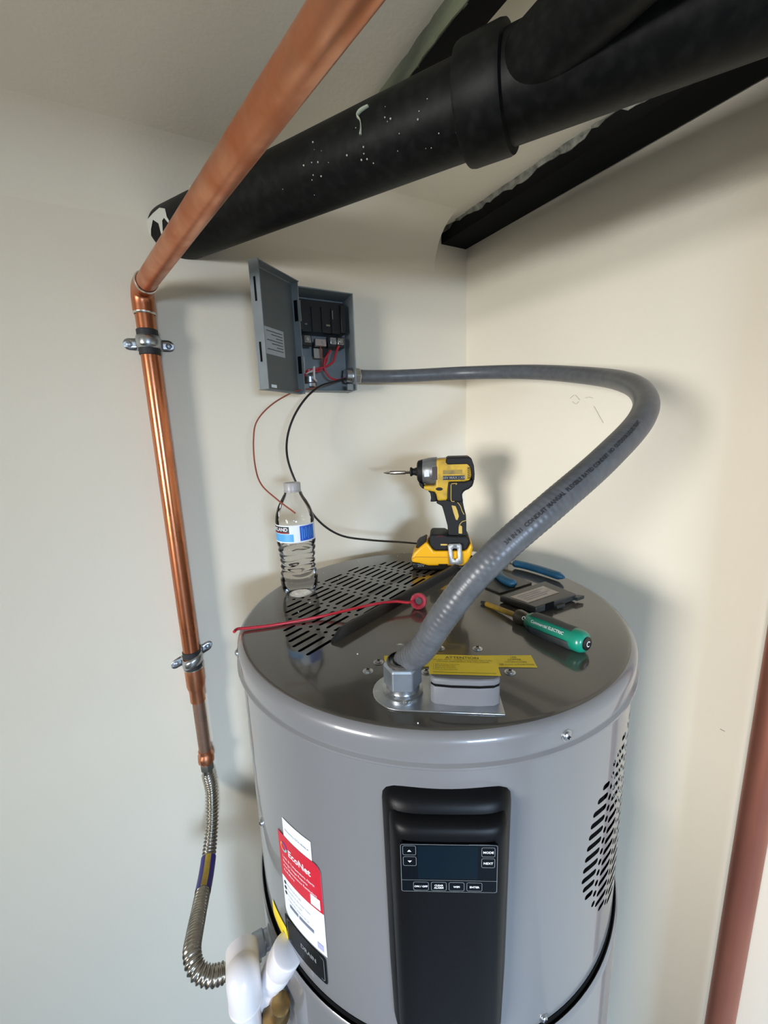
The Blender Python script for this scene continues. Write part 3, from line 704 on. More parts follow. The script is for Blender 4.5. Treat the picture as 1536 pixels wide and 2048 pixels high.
# ================================================================== DISCONNECT BOX
BX0, BX1, BZ0, BZ1, BD = -.432, -.3135, 1.9225, 2.101, .052
root = thing('disconnect_box', ((BX0+BX1)/2, 0, BZ0), 'open grey electrical disconnect box on the left wall with its door swung out', 'electrical box')
th = .0018
m = M()
m.box(((BX0+BX1)/2, -.001, (BZ0+BZ1)/2), (BX1-BX0, .002, BZ1-BZ0))
m.box((BX0+th/2, -BD/2, (BZ0+BZ1)/2), (th, BD, BZ1-BZ0)).box((BX1-th/2, -BD/2, (BZ0+BZ1)/2), (th, BD, BZ1-BZ0))
m.box(((BX0+BX1)/2, -BD/2, BZ1-th/2), (BX1-BX0, BD, th))
m.box(((BX0+BX1)/2, -BD*.28, BZ0+th/2), (BX1-BX0, BD*.56, th))
enc = obj('enclosure', m, BOXG, root, bevel=.0005, seg=1)
obj('bottom_tab', M().box((BX0+.016, -BD+.003, BZ0+.005), (.010, .003, .010)), BOXG, root); obj('bottom_tab', M().box((BX1-.014, -BD+.003, BZ0+.006), (.011, .003, .011)), BOXG, root)
# door
hinge = V((BX0-.001, -BD, 0)); dd_ = V((-.774, -.633, 0)).normalized(); li = V((.633, -.774, 0)).normalized(); DW = .108; DL = .019; z0, z1 = BZ0-.010, BZ1+.004
m = M()
def dbox(a0, a1, b0, b1, za, zb__): m.box(hinge+dd_*((a0+a1)/2)+li*((b0+b1)/2)+V((0, 0, (za+zb__)/2)), (a1-a0, b1-b0, zb__-za), dd_, li)
dbox(0, DW, 0, th, z0, z1); dbox(DW-th, DW, 0, DL, z0, z1); dbox(0, th, 0, DL*.8, z0, z1); dbox(0, DW, 0, DL*.9, z1-th, z1); dbox(0, DW, 0, DL*.35, z0, z0+th)
door = obj('door', m, BOXG, root, bevel=.0004, seg=1)
def dpt(a, z, b=th+.0006): return hinge+dd_*a+li*b+V((0, 0, z))
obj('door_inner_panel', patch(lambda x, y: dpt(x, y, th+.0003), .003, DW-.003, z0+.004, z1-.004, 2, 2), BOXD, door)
obj('door_label', patch(lambda x, y: dpt(x, y), .036, .086, 1.972, 2.015, 2, 2), mat('grey paper label', (.34, .36, .37), .5), door)
for i in range(7): obj('label_print', patch(lambda x, y: dpt(x, y, th+.001), .040, .082-.012*(i % 3), 2.0085-i*.0048, 2.0097-i*.0048, 2, 1), INK, door)
obj('white_patch', patch(lambda x, y: dpt(x, y), .066, .080, 1.9185, 1.9235, 1, 1), LABELW, door)
for za, zb__ in ((2.045, 2.080), (1.955, 1.985)):
    obj('lip_slot', M().box(hinge+dd_*(DW+.0004)+li*(DL*.5)+V((0, 0, (za+zb__)/2)), (.0004, .0035, zb__-za), dd_, li), DARKIN, door)
    obj('hinge_slot', M().box(hinge+dd_*(th+.0006)+li*(DL*.45)+V((0, 0, (za+zb__)/2-.006)), (.0006, .007, zb__-za), dd_, li), DARKIN, door)
    obj('hinge_leaf', M().box(hinge+dd_*(-.001)+li*(DL*.82)+V((0, 0, (za+zb__)/2-.006)), (.0015, .0015, zb__-za), dd_, li), ZINC, door)
# fuse block
YF = -.030
q0, q1 = hy(588, 598, YF), hy(690, 672, YF)
fb = obj('fuse_block', M().box(((q0.x+q1.x)/2, YF/2-.001, (q0.z+q1.z)/2+.002), (q1.x-q0.x, -YF, q0.z-q1.z)), BLACKP, root, bevel=.001)
m = M()
for x in (q0.x+.006, q1.x-.006): m.box((x, YF-.004, (q0.z+q1.z)/2), (.012, .012, q0.z-q1.z-.004))
obj('block_post', M().box((q0.x+.006, YF-.003, (q0.z+q1.z)/2), (.012, .010, q0.z-q1.z-.006)), BLACKP, fb, bevel=.001)
obj('block_post', M().box((q1.x-.005, YF-.003, (q0.z+q1.z)/2), (.010, .010, q0.z-q1.z-.006)), BLACKP, fb, bevel=.001)
for x in (.32, .52, .72): obj('block_rib', M().box((q0.x+(q1.x-q0.x)*x, YF-.002, (q0.z+q1.z)/2-.004), (.002, .006, (q0.z-q1.z)*.8)), BLACKP, fb)
for qx, qy, sx_, sz_ in ((665, 630, .0012, .016), (612, 648, .005, .003), (656, 651, .008, .0035)):
    c_ = hy(qx, qy, YF-.005); obj('contact', M().box(c_, (sx_, .001, sz_)), STEEL, fb)
for qx, qy, mm in ((596, 678, ZINC), (614, 679, STEEL), (665, 683, ZINC), (680, 684, STEEL)):
    c_ = hy(qx, qy, YF-.004); lg = obj('terminal_lug', M().box(c_, (.0125, .010, .0125)), mm, fb, bevel=.0008)
    obj('lug_screw', M().lathe([(.0034, 0), (.003, .0012), (0, .0013)], c_+V((0, -.005, 0)), (0, -1, 0), 12), ZINC, lg)
    obj('lug_housing', M().box(c_+V((0, .006, -.001)), (.0185, .012, .020)), BLACKP, fb, bevel=.001)
c_ = hy(640, 686, YF-.002); lg = obj('neutral_lug', M().box(c_, (.022, .010, .013)), mat('pinkish lug', (.50, .42, .38), .35, .8), fb, bevel=.0008)
obj('lug_screw', M().lathe([(.0034, 0), (.003, .0012), (0, .0013)], c_+V((.005, -.005, 0)), (0, -1, 0), 12), ZINC, lg)
obj('neutral_base', M().box(hy(640, 700, -.012)+V((0, 0, 0)), (.030, .012, .024)), BLACKP, fb)
obj('neutral_plate', M().box(hy(636, 707, -.020), (.017, .002, .018)), mat('beige plate', (.42, .36, .30), .6), fb)
obj('cable_clamp', M().lathe([(.013, 0), (.0135, .006), (.011, .008), (.0105, .018)], hy(620, 772, -.024), (0, -.15, 1), 18), ZINC, root)

def wire(name, pts, r, material, label, cat='wire', group=None, n=8):
    o = obj(name, M().tube(catmull(pts, 8), r, n), material)
    return tag(o, label, cat, group)
W = lambda x, y, yy=-.038: hy(x, y, yy)
wire('red_wire', [W(604, 752, -.026), W(616, 741), W(632, 738), W(652, 733), W(666, 724), W(671, 710), W(674, 700), W(678, 692)], .0021, REDW, 'red wire curving up to the right terminal inside the open box')
wire('red_wire', [W(690, 757, -.031), W(674, 760), W(660, 755), W(652, 744), W(648, 730), W(651, 716), W(658, 706), W(661, 700)], .0021, REDW, 'red wire bent in a hook from the conduit bushing inside the box')
wire('red_wire', [W(604, 756, -.022), W(618, 744, -.034), W(640, 741, -.036), W(652, 724, -.036), W(654, 712, -.034), W(657, 705, -.032)], .0021, REDW, 'red wire lying behind the white wire inside the box')
wire('white_wire', [W(608, 750, -.026), W(618, 744, -.036), W(626, 741, -.040), W(628, 734, -.042), W(628, 745, -.044), W(629, 757, -.044), W(633, 762, -.034)], .0021, WHITEW, 'short white wire standing up inside the electrical box')
wire('bare_wire', [W(640, 692, -.034), W(643, 705, -.036), W(645, 722, -.036), W(646, 733, -.034), W(648, 742, -.02)], .0013, BROWNW, 'thin bare ground wire hanging from the middle lug')

# loose wires hanging out of the box
wire('brown_wire', [W(650, 770, -.035), W(625, 777, -.05), W(590, 783, -.062), W(545, 808, -.075), W(514, 842, -.085), W(507, 880, -.095), W(510, 930, -.11), W(522, 968, -.145), W(553, 998, -.185), W(590, 1026, -.222)], .0013, BROWNW, 'thin reddish brown wire hanging from the box in front of the bottle')
wire('black_wire', [W(690, 757, -.031), W(668, 764, -.045), W(640, 773, -.058), W(612, 796, -.066), W(587, 835, -.07), W(574, 880, -.075), W(577, 925, -.085), W(600, 982, -.10), W(633, 1037, -.11), W(680, 1070, -.11), W(740, 1080, -.105), W(800, 1084, -.10), W(845, 1088, -.098), W(870, 1090, -.096)], .0021, BLACKW, 'black wire drooping from the box and ending behind the drill battery')

# ================================================================== THINGS ON THE LID
# --- water bottle
bc = hz(601, 1184, ZT); BH = .192
root = thing('water_bottle', bc, 'clear plastic water bottle with blue and white label on the lid', 'bottle')
def bprof():
    P = []
    P += [(.0, .004), (.012, .003), (.020, .0), (.025, .001), (.0290, .007), (.0310, .016), (.0315, .024)]
    for k in range(49):
        t = k/48; z = .026+t*.062
        rr_ = .0312-.0030*math.sin(t*PI)+.0011*math.sin(t*2*PI*6); P.append((rr_, z))
    P += [(.0320, .091), (.0322, .094), (.0315, .0955), (.0315, .126), (.0322, .1275), (.0320, .130), (.0305, .140), (.0270, .151), (.0220, .161), (.0170, .169), (.0140, .174), (.0125, .178), (.0125, .181)]
    return P
bp = bprof()
petal = lambda k: 0
m = M(); n = 48; vs = []
for r, z in bp:
    for k in range(n):
        a = 2*PI*k/n; f_ = 1.0
        if z < .024: f_ = 1-.07*(1-z/.024)*(.5+.5*math.cos(5*a))
        wv = .0012*math.sin(3*a+z*90)*max(0, 1-abs(z-.055)/.04) if .02 < z < .09 else 0
        vs.append(bc+V((r*f_*math.cos(a), r*f_*math.sin(a), z+wv*2)))
m.add(vs, [(i*n+k, i*n+(k+1) % n, (i+1)*n+(k+1) % n, (i+1)*n+k) for i in range(len(bp)-1) for k in range(n)])
obj('bottle_body', m, PETM, root, sharp=70)
wp = [(r-.0009, z) for r, z in bp if .0 <= z < .084 and r > .01]; wp = [(.0, .0052)]+[(r, max(z, .0012)) for r, z in wp]+[(.0, .084)]
m = M(); vs = []
for r, z in wp:
    for k in range(n):
        a = 2*PI*k/n; f_ = 1.0
        if z < .024: f_ = 1-.07*(1-z/.024)*(.5+.5*math.cos(5*a))
        wv = .0012*math.sin(3*a+z*90)*max(0, 1-abs(z-.055)/.04) if .02 < z < .082 else 0
        vs.append(bc+V((r*f_*math.cos(a), r*f_*math.sin(a), z+wv*2)))
m.add(vs, [(i*n+k, i*n+(k+1) % n, (i+1)*n+(k+1) % n, (i+1)*n+k) for i in range(len(wp)-1) for k in range(n)])
obj('water', m, WATER, root, sharp=70)
obj('cap', M().lathe([(.0132, .176), (.0142, .1765), (.0142, .1785), (.0136, .179), (.0138, .190), (.0128, .1915), (0, .1918)], bc, (0, 0, 1), 40), CAPM, root)
ba = math.atan2(CAM.y-bc.y, CAM.x-bc.x)
def bl(k): return lambda x, y: bc+V(((.0318+k)*math.cos(ba+x/.0318), (.0318+k)*math.sin(ba+x/.0318), y))
lb = obj('label_band', patch(bl(.0003), -.062, .040, .0965, .1255, 40, 1), LABELW, root)
obj('blue_field', patch(bl(.0006), .0065, .0345, .0990, .1235, 14, 1), BLUEP, lb)
obj('light_blue_field', patch(bl(.0006), -.050, -.004, .0985, .1110, 20, 1), LBLUE, lb)
obj('name_field', patch(bl(.0006), -.050, -.0105, .1120, .1235, 16, 1), INK, lb)
obj('name_print', text_m('KIRKLAND', .0082, lambda x, y: bl(.0009)(-.0125+x, .1185+y), align='RIGHT', bold=.0002), WHITE, lb)
obj('name_underline', patch(bl(.0009), -.050, -.0115, .1130, .1140, 10, 1), LABELR, lb)
for i in range(7): obj('small_print', patch(bl(.0009), .0095+i*.0035, .0105+i*.0035, .101+(i % 3)*.002, .1215-(i % 2)*.003, 1, 1), LBLUE, lb)

m = M()
for q in ((690, 1108), (717, 1122), (745, 1113), (795, 1112), (647, 1146), (676, 1158), (732, 1118), (597, 1224), (556, 1243), (715, 1308), (809, 1420), (836, 1446), (808, 1106), (620, 1205)):
    m.sphere(hz(*q, ZT+.0005), random.uniform(.0007, .0014), 4)
tag(obj('dust_speck', m, LABELW, heater), kind='stuff')
# --- red wire with wire nut
wn = hz(836, 1203, ZT+.013); wd = (CAM-wn); wd.z *= .35; wd = (wd.normalized()+V((-.22, .1, .1))).normalized()
root = thing('red_wire_lead', (wn.x, wn.y, ZT), 'red wire lying across the lid vent ending in a red wire nut', 'wire')
obj('wire_nut', M().lathe([(0, -.006), (.0055, -.006), (.0075, -.0005), (.0100, .0012), (.0120, 0), (.0125, -.003), (.0118, -.010), (.0090, -.020), (.0050, -.026), (0, -.027)], wn, wd, 24), REDN, root)
obj('nut_mouth_shade', M().lathe([(0, -.0045), (.0052, -.0045), (.0052, -.0055), (0, -.0055)], wn, wd, 14), INK, root)  # dark disc added for the shade in the nut's open mouth
Lp = lambda x, y, k: hz(x, y, ZT+k)
obj('lead', M().tube(catmull([wn+wd*(-.004)+V((-.008, .004, 0)), Lp(815, 1205, .012), Lp(790, 1203, .014), Lp(750, 1208, .016), Lp(700, 1219, .012), Lp(650, 1231, .005), Lp(600, 1241, .0028), Lp(540, 1251, .0026), Lp(495, 1256, .003), Lp(475, 1258, .0035), Lp(468, 1264, .003)], 8), .0021, 10), REDW, root)

# --- cover plate of the box (pull-out cover)
cL, cB, cR, cF = hz(999, 1191, ZT+.012), hz(1090, 1161.6, ZT+.012), hz(1153, 1187.6, ZT+.012), hz(1072, 1215, ZT+.012)
root = thing('box_cover', ((cL.x+cR.x)/2, (cL.y+cR.y)/2, ZT), 'dark plastic pull-out cover with a paper label lying on the lid', 'cover')
body = obj('cover_body', M().prism([cL, cF, cR, cB], (0, 0, 1), -.0105, 0), COVERG, root, bevel=.002)
def cq(x, y, k=.0004): return (cL.lerp(cB, y)).lerp(cF.lerp(cR, y), x)+V((0, 0, k))
obj('paper_label', patch(lambda x, y: cq(x, y), .22, .72, .06, .80, 3, 2), PAPER, root)
for i in range(4): obj('label_print', patch(lambda x, y: cq(x, y, .0007), .32+i*.09, .335+i*.09, .14, .70-.1*(i % 2), 2, 1), INKG, root)
obj('side_notch', M().prism([cq(1.0, .22, -.004), cq(1.012, .22, -.004), cq(1.012, .42, -.004), cq(1.0, .42, -.004)], (0, 0, 1), -.006, .0045), DARKIN, root)
obj('tab_and_reflection', M().prism([cq(1.0, .42, -.008), cq(1.10, .42, -.008), cq(1.10, .62, -.008), cq(1.0, .62, -.008)], (0, 0, 1), -.0015, .002), COVERG, root)
obj('tab_and_reflection', M().prism([cq(.98, .90, -.006), cq(1.10, .94, -.006), cq(1.10, 1.12, -.006), cq(.98, 1.06, -.006)], (0, 0, 1), -.002, .003), COVERG, root)  # this tab is added for the edge's reflection in the glossy lid
f0, f1, f2, f3 = hz(930, 1160, ZT), hz(1000, 1189, ZT), hz(1064, 1168, ZT), hz(1000, 1142, ZT)
obj('thin_plate', M().prism([f0, f1, f2, f3], (0, 0, 1), .0004, .0030), COVERG, root, bevel=.0006)  # thin dark plate lying flat, left of the cover

# --- screwdriver
sT = hz(963, 1204, ZT+.003); sE = hz(1173, 1287, ZT+.0142)
sdv = (sE-sT); SL = sdv.length; sdv.normalize()
root = thing('screwdriver', (sT.x, sT.y, ZT), 'screwdriver with green and grey handle and yellow sleeved shaft', 'screwdriver')
obj('blade', M().lathe([(.0022, 0), (.0028, .004), (.0028, .012)], sT, sdv, 12), INK, root)
obj('shaft', M().lathe([(.0032, .010), (.0040, .011), (.0040, SL*.43)], sT, sdv, 16), SHAFTY, root)
obj('collar', M().lathe([(.0065, SL*.40), (.0100, SL*.41), (.0108, SL*.43), (.0100, SL*.47), (.0090, SL*.50), (.0095, SL*.53)], sT, sdv, 24), COLLAR, root)
hp = [(.0100, SL*.52), (.0125, SL*.545), (.0136, SL*.60), (.0138, SL*.72), (.0130, SL*.86), (.0138, SL*.93), (.0135, SL*.965), (.0115, SL*.99), (.0082, SL*1.0)]
hd = obj('handle', M().lathe(hp, sT, sdv, 36), GREEN, root)
gx, gy, gz = frame(sdv)
def hang(px, py):
    best = None
    for k in range(180):
        a = 2*PI*k/180; X = sT+sdv*(SL*.75)+gx*(.0138*math.cos(a))+gy*(.0138*math.sin(a)); q = proj(X); e = (q[0]-px)**2+(q[1]-py)**2
        if (X-sT-sdv*(SL*.75)).dot(CAM-X) > 0 and (best is None or e < best[0]): best = (e, a)
    return best[1]
c75 = proj(sT+sdv*(SL*.75)); aT = math.atan2(gy.z, gx.z) if True else 0
aUp = max(range(360), key=lambda k: (gx*math.cos(math.radians(k))+gy*math.sin(math.radians(k))).z)*PI/180
camdir = (CAM-(sT+sdv*SL*.75)); sgn = 1 if (gx*math.cos(aUp+.8)+gy*math.sin(aUp+.8)).dot(camdir) > (gx*math.cos(aUp-.8)+gy*math.sin(aUp-.8)).dot(camdir) else -1
gp = [(.0122, SL*.555), (.0146, SL*.575), (.0149, SL*.60), (.0151, SL*.72), (.0143, SL*.86), (.0146, SL*.90), (.0136, SL*.915)]
for cen, half in ((aUp-sgn*.05, .62), (aUp+sgn*2.05, .50), (aUp-sgn*2.1, .55)):
    g = obj('grip_strip', M().lathe(gp, sT, sdv, 12, a0=cen-half, a1=cen+half), GRIPG, root)
obj('end_cap', M().lathe([(.0082, SL*.992), (.0080, SL*1.008), (.0055, SL*1.014), (0, SL*1.015)], sT, sdv, 24), BLACKP, root)
obj('cap_ring', M().lathe([(.0035, SL*1.0150), (.0024, SL*1.0152)], sT, sdv, 16, cap=False, a0=.5, a1=5.2), WHITE, root)
ang0 = aUp+sgn*1.02
def hl(x, y):
    a = ang0-sgn*y/.0138; t_ = SL*.72+x
    return sT+sdv*t_+(gx*math.cos(a)+gy*math.sin(a))*.0143
obj('handle_print', text_m('Commercial ELECTRIC', .0050, lambda x, y: hl(x+.003, y), bold=.0001), WHITE, root)
obj('handle_logo', M().add([hl(-.033+r*math.cos(t), r*math.sin(t)) for r in (.0018, .0026) for t in [2*PI*k/20 for k in range(20)]], [(k, (k+1) % 20, 20+(k+1) % 20, 20+k) for k in range(16)]), WHITE, root)

# --- pliers
zp = ZT+.009
pj = hz(985, 1119, zp)
root = thing('pliers', (pj.x, pj.y, ZT), 'pliers with blue vinyl handles lying open behind the cover', 'pliers')
Lz = lambda x, y: hz(x, y, zp)
hA = catmull([Lz(1024, 1126), Lz(1050, 1131), Lz(1085, 1141), Lz(1128, 1155)], 8)
hB = catmull([Lz(992, 1126), Lz(992, 1140), Lz(1003, 1155), Lz(1018, 1164), Lz(1033, 1168)], 8)
ends = lambda t: .0078*min(1, (.25+t*12), (.35+(1-t)*8))
obj('handle', M().tube(hA, ends, 14, sq=.9), PLBLUE, root); obj('handle', M().tube(hB, ends, 14, sq=.9), PLBLUE, root)
obj('tang', M().tube([Lz(1000, 1121), Lz(1012, 1123), Lz(1030, 1128)], .0042, 10, sq=.7), STEEL, root)
obj('tang', M().tube([Lz(985, 1116), Lz(990, 1121), Lz(992, 1130)], .0042, 10, sq=.7), STEEL, root)
obj('pivot', M().lathe([(.0065, -.005), (.0065, .004), (.003, .0048), (0, .005)], Lz(990, 1116), (0, 0, 1), 16), STEEL, root)
jw_ = [Lz(1018, 1117), Lz(995, 1124), Lz(955, 1118), Lz(925, 1108), Lz(930, 1105), Lz(965, 1108), Lz(1000, 1113)]
obj('jaw', M().prism(jw_, (0, 0, 1), -.004, .004), STEEL, root, bevel=.001)

# --- impact driver
dbp = hz(888, 1131, ZT); dn = V((CAM.x-dbp.x, CAM.y-dbp.y, 0)).normalized(); dr = V((-dn.y, dn.x, 0))
if dr.dot(RGT) < 0: dr = -dr
zbot = proj(dbp)
SZ = 7.314
def D(x, y): 
    q = hpl(750+x/SZ, 890+y/SZ, dbp, dn); return q
sc0 = D(900, 1760); zsh = ZT-sc0.z+.0
def DD(x, y): q = D(x, y)+V((0, 0, zsh)); c_ = dbp; return c_+(q-c_)*.985
root = thing('impact_driver', dbp, 'worn yellow and black cordless impact driver standing on its battery', 'impact driver')
DRV = root
def dprism(name, poly, half, material, parent=None, bevel=.003, off=0.0, seg=3):
    return obj(name, M().prism([DD(*q) for q in poly], dn, off-half, off+half), material, parent or DRV, bevel=bevel, seg=seg)
K = 1/SZ*((DD(1000, 500)-DD(900, 500)).length*SZ/100)   # metres per zoom pixel
def dl(name, prof, y, material, parent=None, n=36):
    pts = [((DD(x, y)-DD(0, y)).dot(dr), r*K) for x, r in prof]
    return obj(name, M().lathe([(r, t) for t, r in pts], DD(0, y), dr, n), material, parent or DRV)
house = dprism('motor_housing', [(900, 172), (1040, 165), (1330, 190), (1395, 260), (1405, 400), (1385, 470), (1300, 492), (1080, 495), (1066, 600), (1062, 745), (1040, 762), (915, 772), (895, 660), (870, 640), (722, 612), (712, 555), (890, 545)], .0265, DYEL, bevel=.009, seg=4)
dl('gearcase', [(690, 172), (700, 182), (800, 200), (905, 208), (912, 200)], 375, DGEAR)
dl('nose_ring', [(606, 60), (612, 130), (628, 158), (690, 178), (700, 176)], 375, DBLK)
dprism('lamp_ring', [(640, 500), (700, 530), (725, 605), (690, 600), (655, 555)], .018, DBLK, bevel=.004)
dl('collet', [(505, 45), (508, 66), (530, 70), (545, 52), (575, 52), (590, 62), (612, 66)], 380, DBLK)
bit = dl('bit', [(430, 24), (440, 24), (512, 22)], 388, STEEL, n=6)
dl('bit_sleeve', [(203, 24), (212, 31), (435, 31), (440, 26)], 388, STEEL, bit)
dl('bit_tip', [(108, 3), (125, 10), (165, 22), (205, 24)], 388, STEEL, bit, n=8)
dprism('rubber_cap', [(1028, 215), (1035, 165), (1070, 142), (1375, 135), (1405, 160), (1440, 260), (1450, 380), (1445, 480), (1410, 470), (1400, 300), (1345, 240), (1060, 248)], .0278, DBLK, bevel=.004)
dprism('rear_shroud', [(1050, 492), (1300, 490), (1395, 460), (1448, 470), (1440, 500), (1418, 560), (1365, 602), (1295, 632), (1272, 680), (1280, 790), (1200, 795), (1050, 775)], .0258, DBLK, bevel=.005)
dprism('trigger', [(768, 645), (830, 640), (905, 660), (905, 800), (808, 806), (818, 745), (806, 675)], .0095, DBLK, bevel=.003)
grip = dprism('grip', [(905, 778), (1070, 755), (1285, 745), (1285, 800), (1300, 880), (1328, 980), (1335, 1100), (1335, 1250), (1375, 1330), (1060, 1335), (1068, 1260), (1060, 1140), (1030, 1030), (1000, 920), (980, 855), (895, 812)], .0185, DBLK, bevel=.008, seg=4)
dprism('grip_insert', [(1118, 842), (1178, 852), (1205, 920), (1226, 1000), (1205, 1058), (1180, 1050), (1150, 960)], .0010, DTRIM, grip, bevel=.0004, off=.0183, seg=1)
dprism('grip_insert', [(1222, 1170), (1245, 1130), (1272, 1150), (1274, 1255), (1220, 1250)], .0010, DTRIM, grip, bevel=.0004, off=.0183, seg=1)
def dline(pts, off, parent, r=.0007):
    return obj('trim_line', M().tube(catmull([DD(*q)+dn*off for q in pts], 6), r, 6), DTRIM, parent)
dline([(1110, 530), (1110, 640), (1113, 762), (1160, 775)], .0268, DRV); dline([(1195, 788), (1245, 850), (1270, 920), (1300, 975)], .0182, grip)
dline([(1330, 1062), (1275, 1080), (1240, 1120), (1225, 1165)], .0182, grip); dline([(1115, 522), (1190, 515), (1180, 535)], .0268, DRV)
base = dprism('base', [(798, 1285), (830, 1248), (1020, 1250), (1062, 1272), (1345, 1275), (1385, 1345), (1335, 1470), (870, 1478), (800, 1395)], .0300, DBLK, bevel=.005)
dprism('base_window', [(905, 1258), (1000, 1258), (995, 1285), (905, 1285)], .0004, mat('dark red lens', (.05, .01, .012), .3), base, bevel=0, off=.0302)
dprism('base_vent', [(960, 1380), (1060, 1380), (1060, 1402), (960, 1402)], .0004, DTRIM, base, bevel=0, off=.0302)
batt = dprism('battery', [(545, 1640), (546, 1580), (575, 1510), (640, 1450), (760, 1350), (795, 1390), (860, 1482), (1330, 1478), (1392, 1370), (1425, 1415), (1400, 1540), (1345, 1640), (1280, 1692), (790, 1692), (650, 1655)], .0325, DYEL2, bevel=.004)
dprism('battery_tray', [(545, 1645), (650, 1655), (790, 1690), (1290, 1690), (1300, 1735), (1240, 1758), (640, 1760), (560, 1735)], .0312, BLACKP, batt, bevel=.003)
dprism('battery_latch', [(598, 1440), (640, 1392), (750, 1340), (752, 1360), (735, 1372), (625, 1455)], .0260, DBLK, batt, bevel=.002)
dprism('battery_ridge_shadow', [(545, 1590), (600, 1555), (1060, 1560), (1060, 1572), (600, 1568), (550, 1602)], .0004, mat('ochre shadow line', (.55, .25, .005), .4), batt, bevel=0, off=.0327)  # shadow along the moulded ridge, laid on as a darker ochre strip
def dtext(name, t, size, x, y, off, mm, parent, ax='CENTER'):
    c_ = DD(x, y)+dn*off
    return obj(name, text_m(t, size, lambda a, b: c_+dr*a+V((0, 0, b)), align=ax, bold=.0001), mm, parent)
dtext('battery_print', '20V', .0085, 680, 1688, .0316, KEY, batt)
dprism('battery_plate', [(930, 1662), (1060, 1662), (1060, 1682), (930, 1682)], .0004, DBLK, batt, bevel=0, off=.0327)
clip = M(); fr_ = [(1062, 1390), (1085, 1366), (1235, 1362), (1258, 1385), (1272, 1650), (1245, 1662), (1085, 1655)]; sl_ = [(1128, 1440), (1150, 1425), (1195, 1430), (1205, 1560), (1165, 1595), (1130, 1570)]
cm = [DD(*q) for q in fr_]; sm = [DD(*q) for q in sl_]
o2 = cm[0]
bm = fill_holes([((p_-o2).dot(dr), p_.z-o2.z) for p_ in cm], [[((p_-o2).dot(dr), p_.z-o2.z) for p_ in sm]])
bm.verts.index_update()
clip.add([o2+dr*v.co.x+V((0, 0, v.co.y))+dn*.0368 for v in bm.verts], [tuple(v.index for v in f.verts) for f in bm.faces]); bm.free()
co = obj('belt_clip', clip, mat('satin clip steel', (0.50, 0.50, 0.48), 0.5, 0.6), DRV); s_ = co.modifiers.new('solid', 'SOLIDIFY'); s_.thickness = .0018; s_.offset = 0
obj('clip_screw', M().cyl(DD(1165, 1400)+dn*.028, DD(1165, 1400)+dn*.0385, .0035, n=12), ZINC, co)
dprism('name_plate', [(993, 405), (1305, 400), (1305, 462), (993, 468)], .0006, BLACKP, house, bevel=0, off=.0267)
dtext('name_plate_print', '20V MAX | XR', .0068, 1150, 434, .0276, KEY, house)
dprism('worn_emblem', [(995, 325), (1270, 318), (1270, 380), (995, 388)], .0004, mat('worn grey emblem', (.17, .13, .05), .6, vscale=90, col2=(.36, .24, .03)), house, bevel=0, off=.0266)
dprism('gearcase_window', [(722, 345), (795, 340), (798, 418), (725, 422)], .0006, LABELW, DRV, bevel=0, off=.0262)
dprism('gearcase_pad', [(838, 285), (905, 275), (910, 465), (840, 468)], .0008, mat('brown pad', (.055, .035, .035), .5), DRV, bevel=.0004, off=.0272)
dprism('direction_button', [(940+50*math.cos(t), 597+24*math.sin(t)) for t in [2*PI*k/16 for k in range(16)]], .0012, DBLK, house, bevel=.0004, off=.0265)
for i in range(6):
    yy = 292+i*28; dprism('vent_slot', [(1345, yy), (1385, yy-4), (1385, yy+8), (1345, yy+12)], .0004, DARKIN, house, bevel=0, off=.0267)

# ================================================================== WATER CONNECTOR AND PVC
fp = [V((PX, PY, 1.196)), V((PX, PY, 1.17)), V((PX+.002, PY-.002, 1.13)), pd(424, 1640, .80), pd(420, 1690, .775), pd(413, 1745, .735), pd(400, 1812, .675), pd(389, 1868, .62), pd(384, 1905, .59), pd(393, 1938, .575), pd(418, 1952, .575), pd(445, 1946, .585), pd(480, 1930, .60), pd(520, 1905, .61)]
fpath, fl = resample(catmull(fp, 20), .0009)
root = thing('water_connector', (PX, PY, 0.95), 'corrugated stainless flexible water connector between copper pipe and heater', 'hose')
def frad(t):
    s = t*fl
    if s < .022 or s > fl-.055: return .0108
    return .0114+.0015*math.sin(s/.0062*2*PI)
obj('corrugated_hose', M().tube(fpath, frad, 22), STAIN, root, sharp=85)
obj('hex_coupling', M().lathe([(.0125, 0), (.0135, .002), (.0135, .016), (.0115, .019)], (PX, PY, 1.200), (0, 0, -1), 6), mat('dull grey nut', (.20, .19, .17), .45, .7), root, bevel=.001)
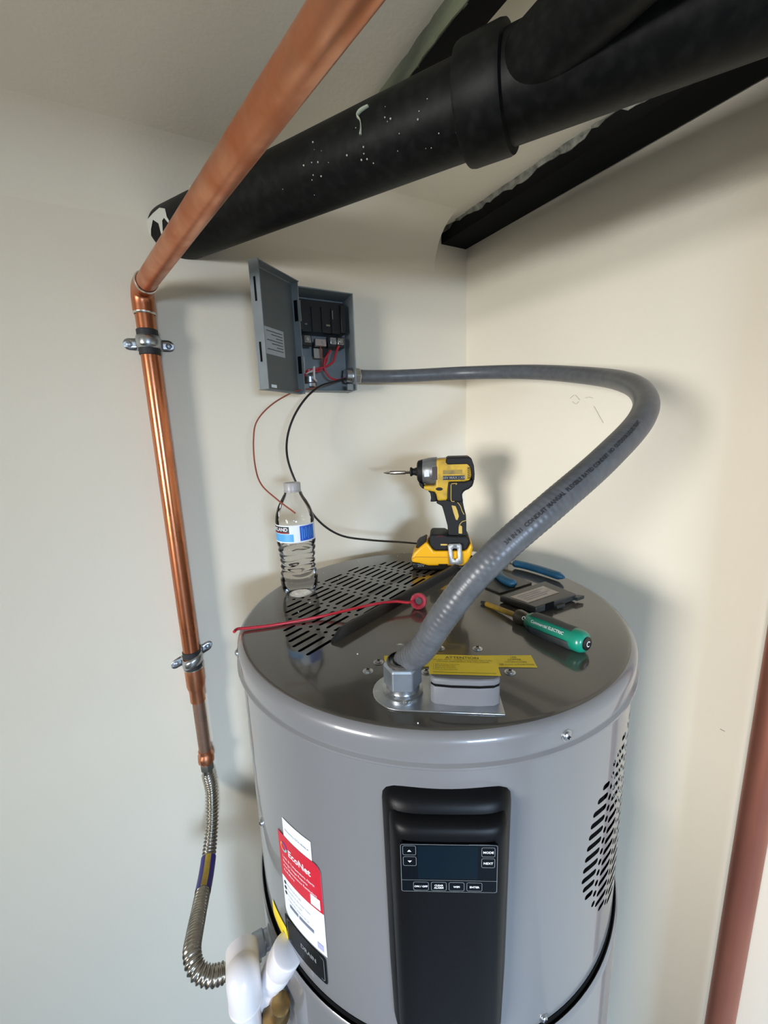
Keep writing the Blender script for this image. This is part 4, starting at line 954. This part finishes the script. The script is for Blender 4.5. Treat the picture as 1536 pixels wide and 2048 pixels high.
# printed sleeve
iA = min(range(len(fpath)), key=lambda i: abs(proj(fpath[i])[1]-1716)); iB = min(range(len(fpath)//1), key=lambda i: abs(proj(fpath[i])[1]-1787) if i < len(fpath)*.6 else 9e9)
seg_ = fpath[iA:iB:3]
obj('sleeve', M().tube(seg_, .0132, 24, cap=False), PURPLE, root)
T2, F2 = rot_frames(seg_); vs = []
for i, P_ in enumerate(seg_):
    t_ = T2[i]; tc_ = CAM-P_; tc_ = (tc_-t_*tc_.dot(t_)).normalized(); sd = t_.cross(tc_)
    for a in (-.45, -.2, .05, .3): vs.append(P_+tc_*(.0135*math.cos(a))-sd*(.0135*math.sin(a))*(-1 if sd.dot(RGT) > 0 else 1))
obj('sleeve_stripe', M().add(vs, [(i*4+k, i*4+k+1, (i+1)*4+k+1, (i+1)*4+k) for i in range(len(seg_)-1) for k in range(3)]), GOLDL, root)

# discharge pipe with elbow
ep = pd(487, 1960, .50); RV = .0155
root = thing('discharge_pipe', (ep.x, ep.y, .05), 'white pvc discharge pipe with a rounded elbow beside the heater', 'pipe')
to = (vt+vn*.04-ep); to.z = 0; to.normalize()
arc = [ep+V((0, 0, -.034)), ep+V((0, 0, -.024)), ep+V((0, 0, -.012))]+[ep+V((0, 0, -.012))*(1-t)**2+to*.012*t*t+V((0, 0, .008))*2*t*(1-t) for t in (.2, .4, .6, .8, 1)]+[ep+to*.022, ep+to*.034]
obj('elbow', M().tube(catmull(arc, 4), lambda t: .0205, 32), PVC, root, sharp=60)
obj('elbow_rim', M().lathe([(.0205, 0), (.0212, .001), (.0212, .004), (.0205, .005), (RV, .0052)], ep+V((0, 0, -.030)), (0, 0, -1), 36, cap=False), PVC, root)
obj('pipe', M().cyl(ep+V((0, 0, -.02)), (ep.x+.002, ep.y, 0.05), RV, n=36), PVC, root)
obj('print_mark', patch(lambda x, y: ep+V((0, 0, y))+((CAM-ep)-V((0, 0, (CAM-ep).z))).normalized()*(.0208)+RGT*x, -.009, -.004, -.034, -.022, 1, 1), INKG, root)
# condensate drain : coupling at the port, then down to the left
pa = cylpt(-39.5, 1.196, RB+.006); pb = pd(500, 2040, .56)
ddn = (pb-pa).normalized()
root = thing('condensate_drain', (pa.x, pa.y, 1.0), 'white pvc drain fitting angled down from the port on the heater side', 'pipe')
obj('coupling', M().lathe([(.0165, -.006), (.0195, -.004), (.0195, .026), (.0185, .028), (.0170, .029)], pa, ddn, 24), PVC, root, bevel=.0012)
obj('collar', M().lathe([(.0185, 0), (.0190, .002), (.0185, .022), (.016, .024)], pa+ddn*.026, ddn, 32), PVC, root)
obj('spout', M().tube(catmull([pa+ddn*.045, pa+ddn*.08, pb+V((0, 0, -.03)), pb+V((-.004, 0, -.12)), pb+V((-.004, 0, -.6))], 8), .0165, 28), PVC, root)
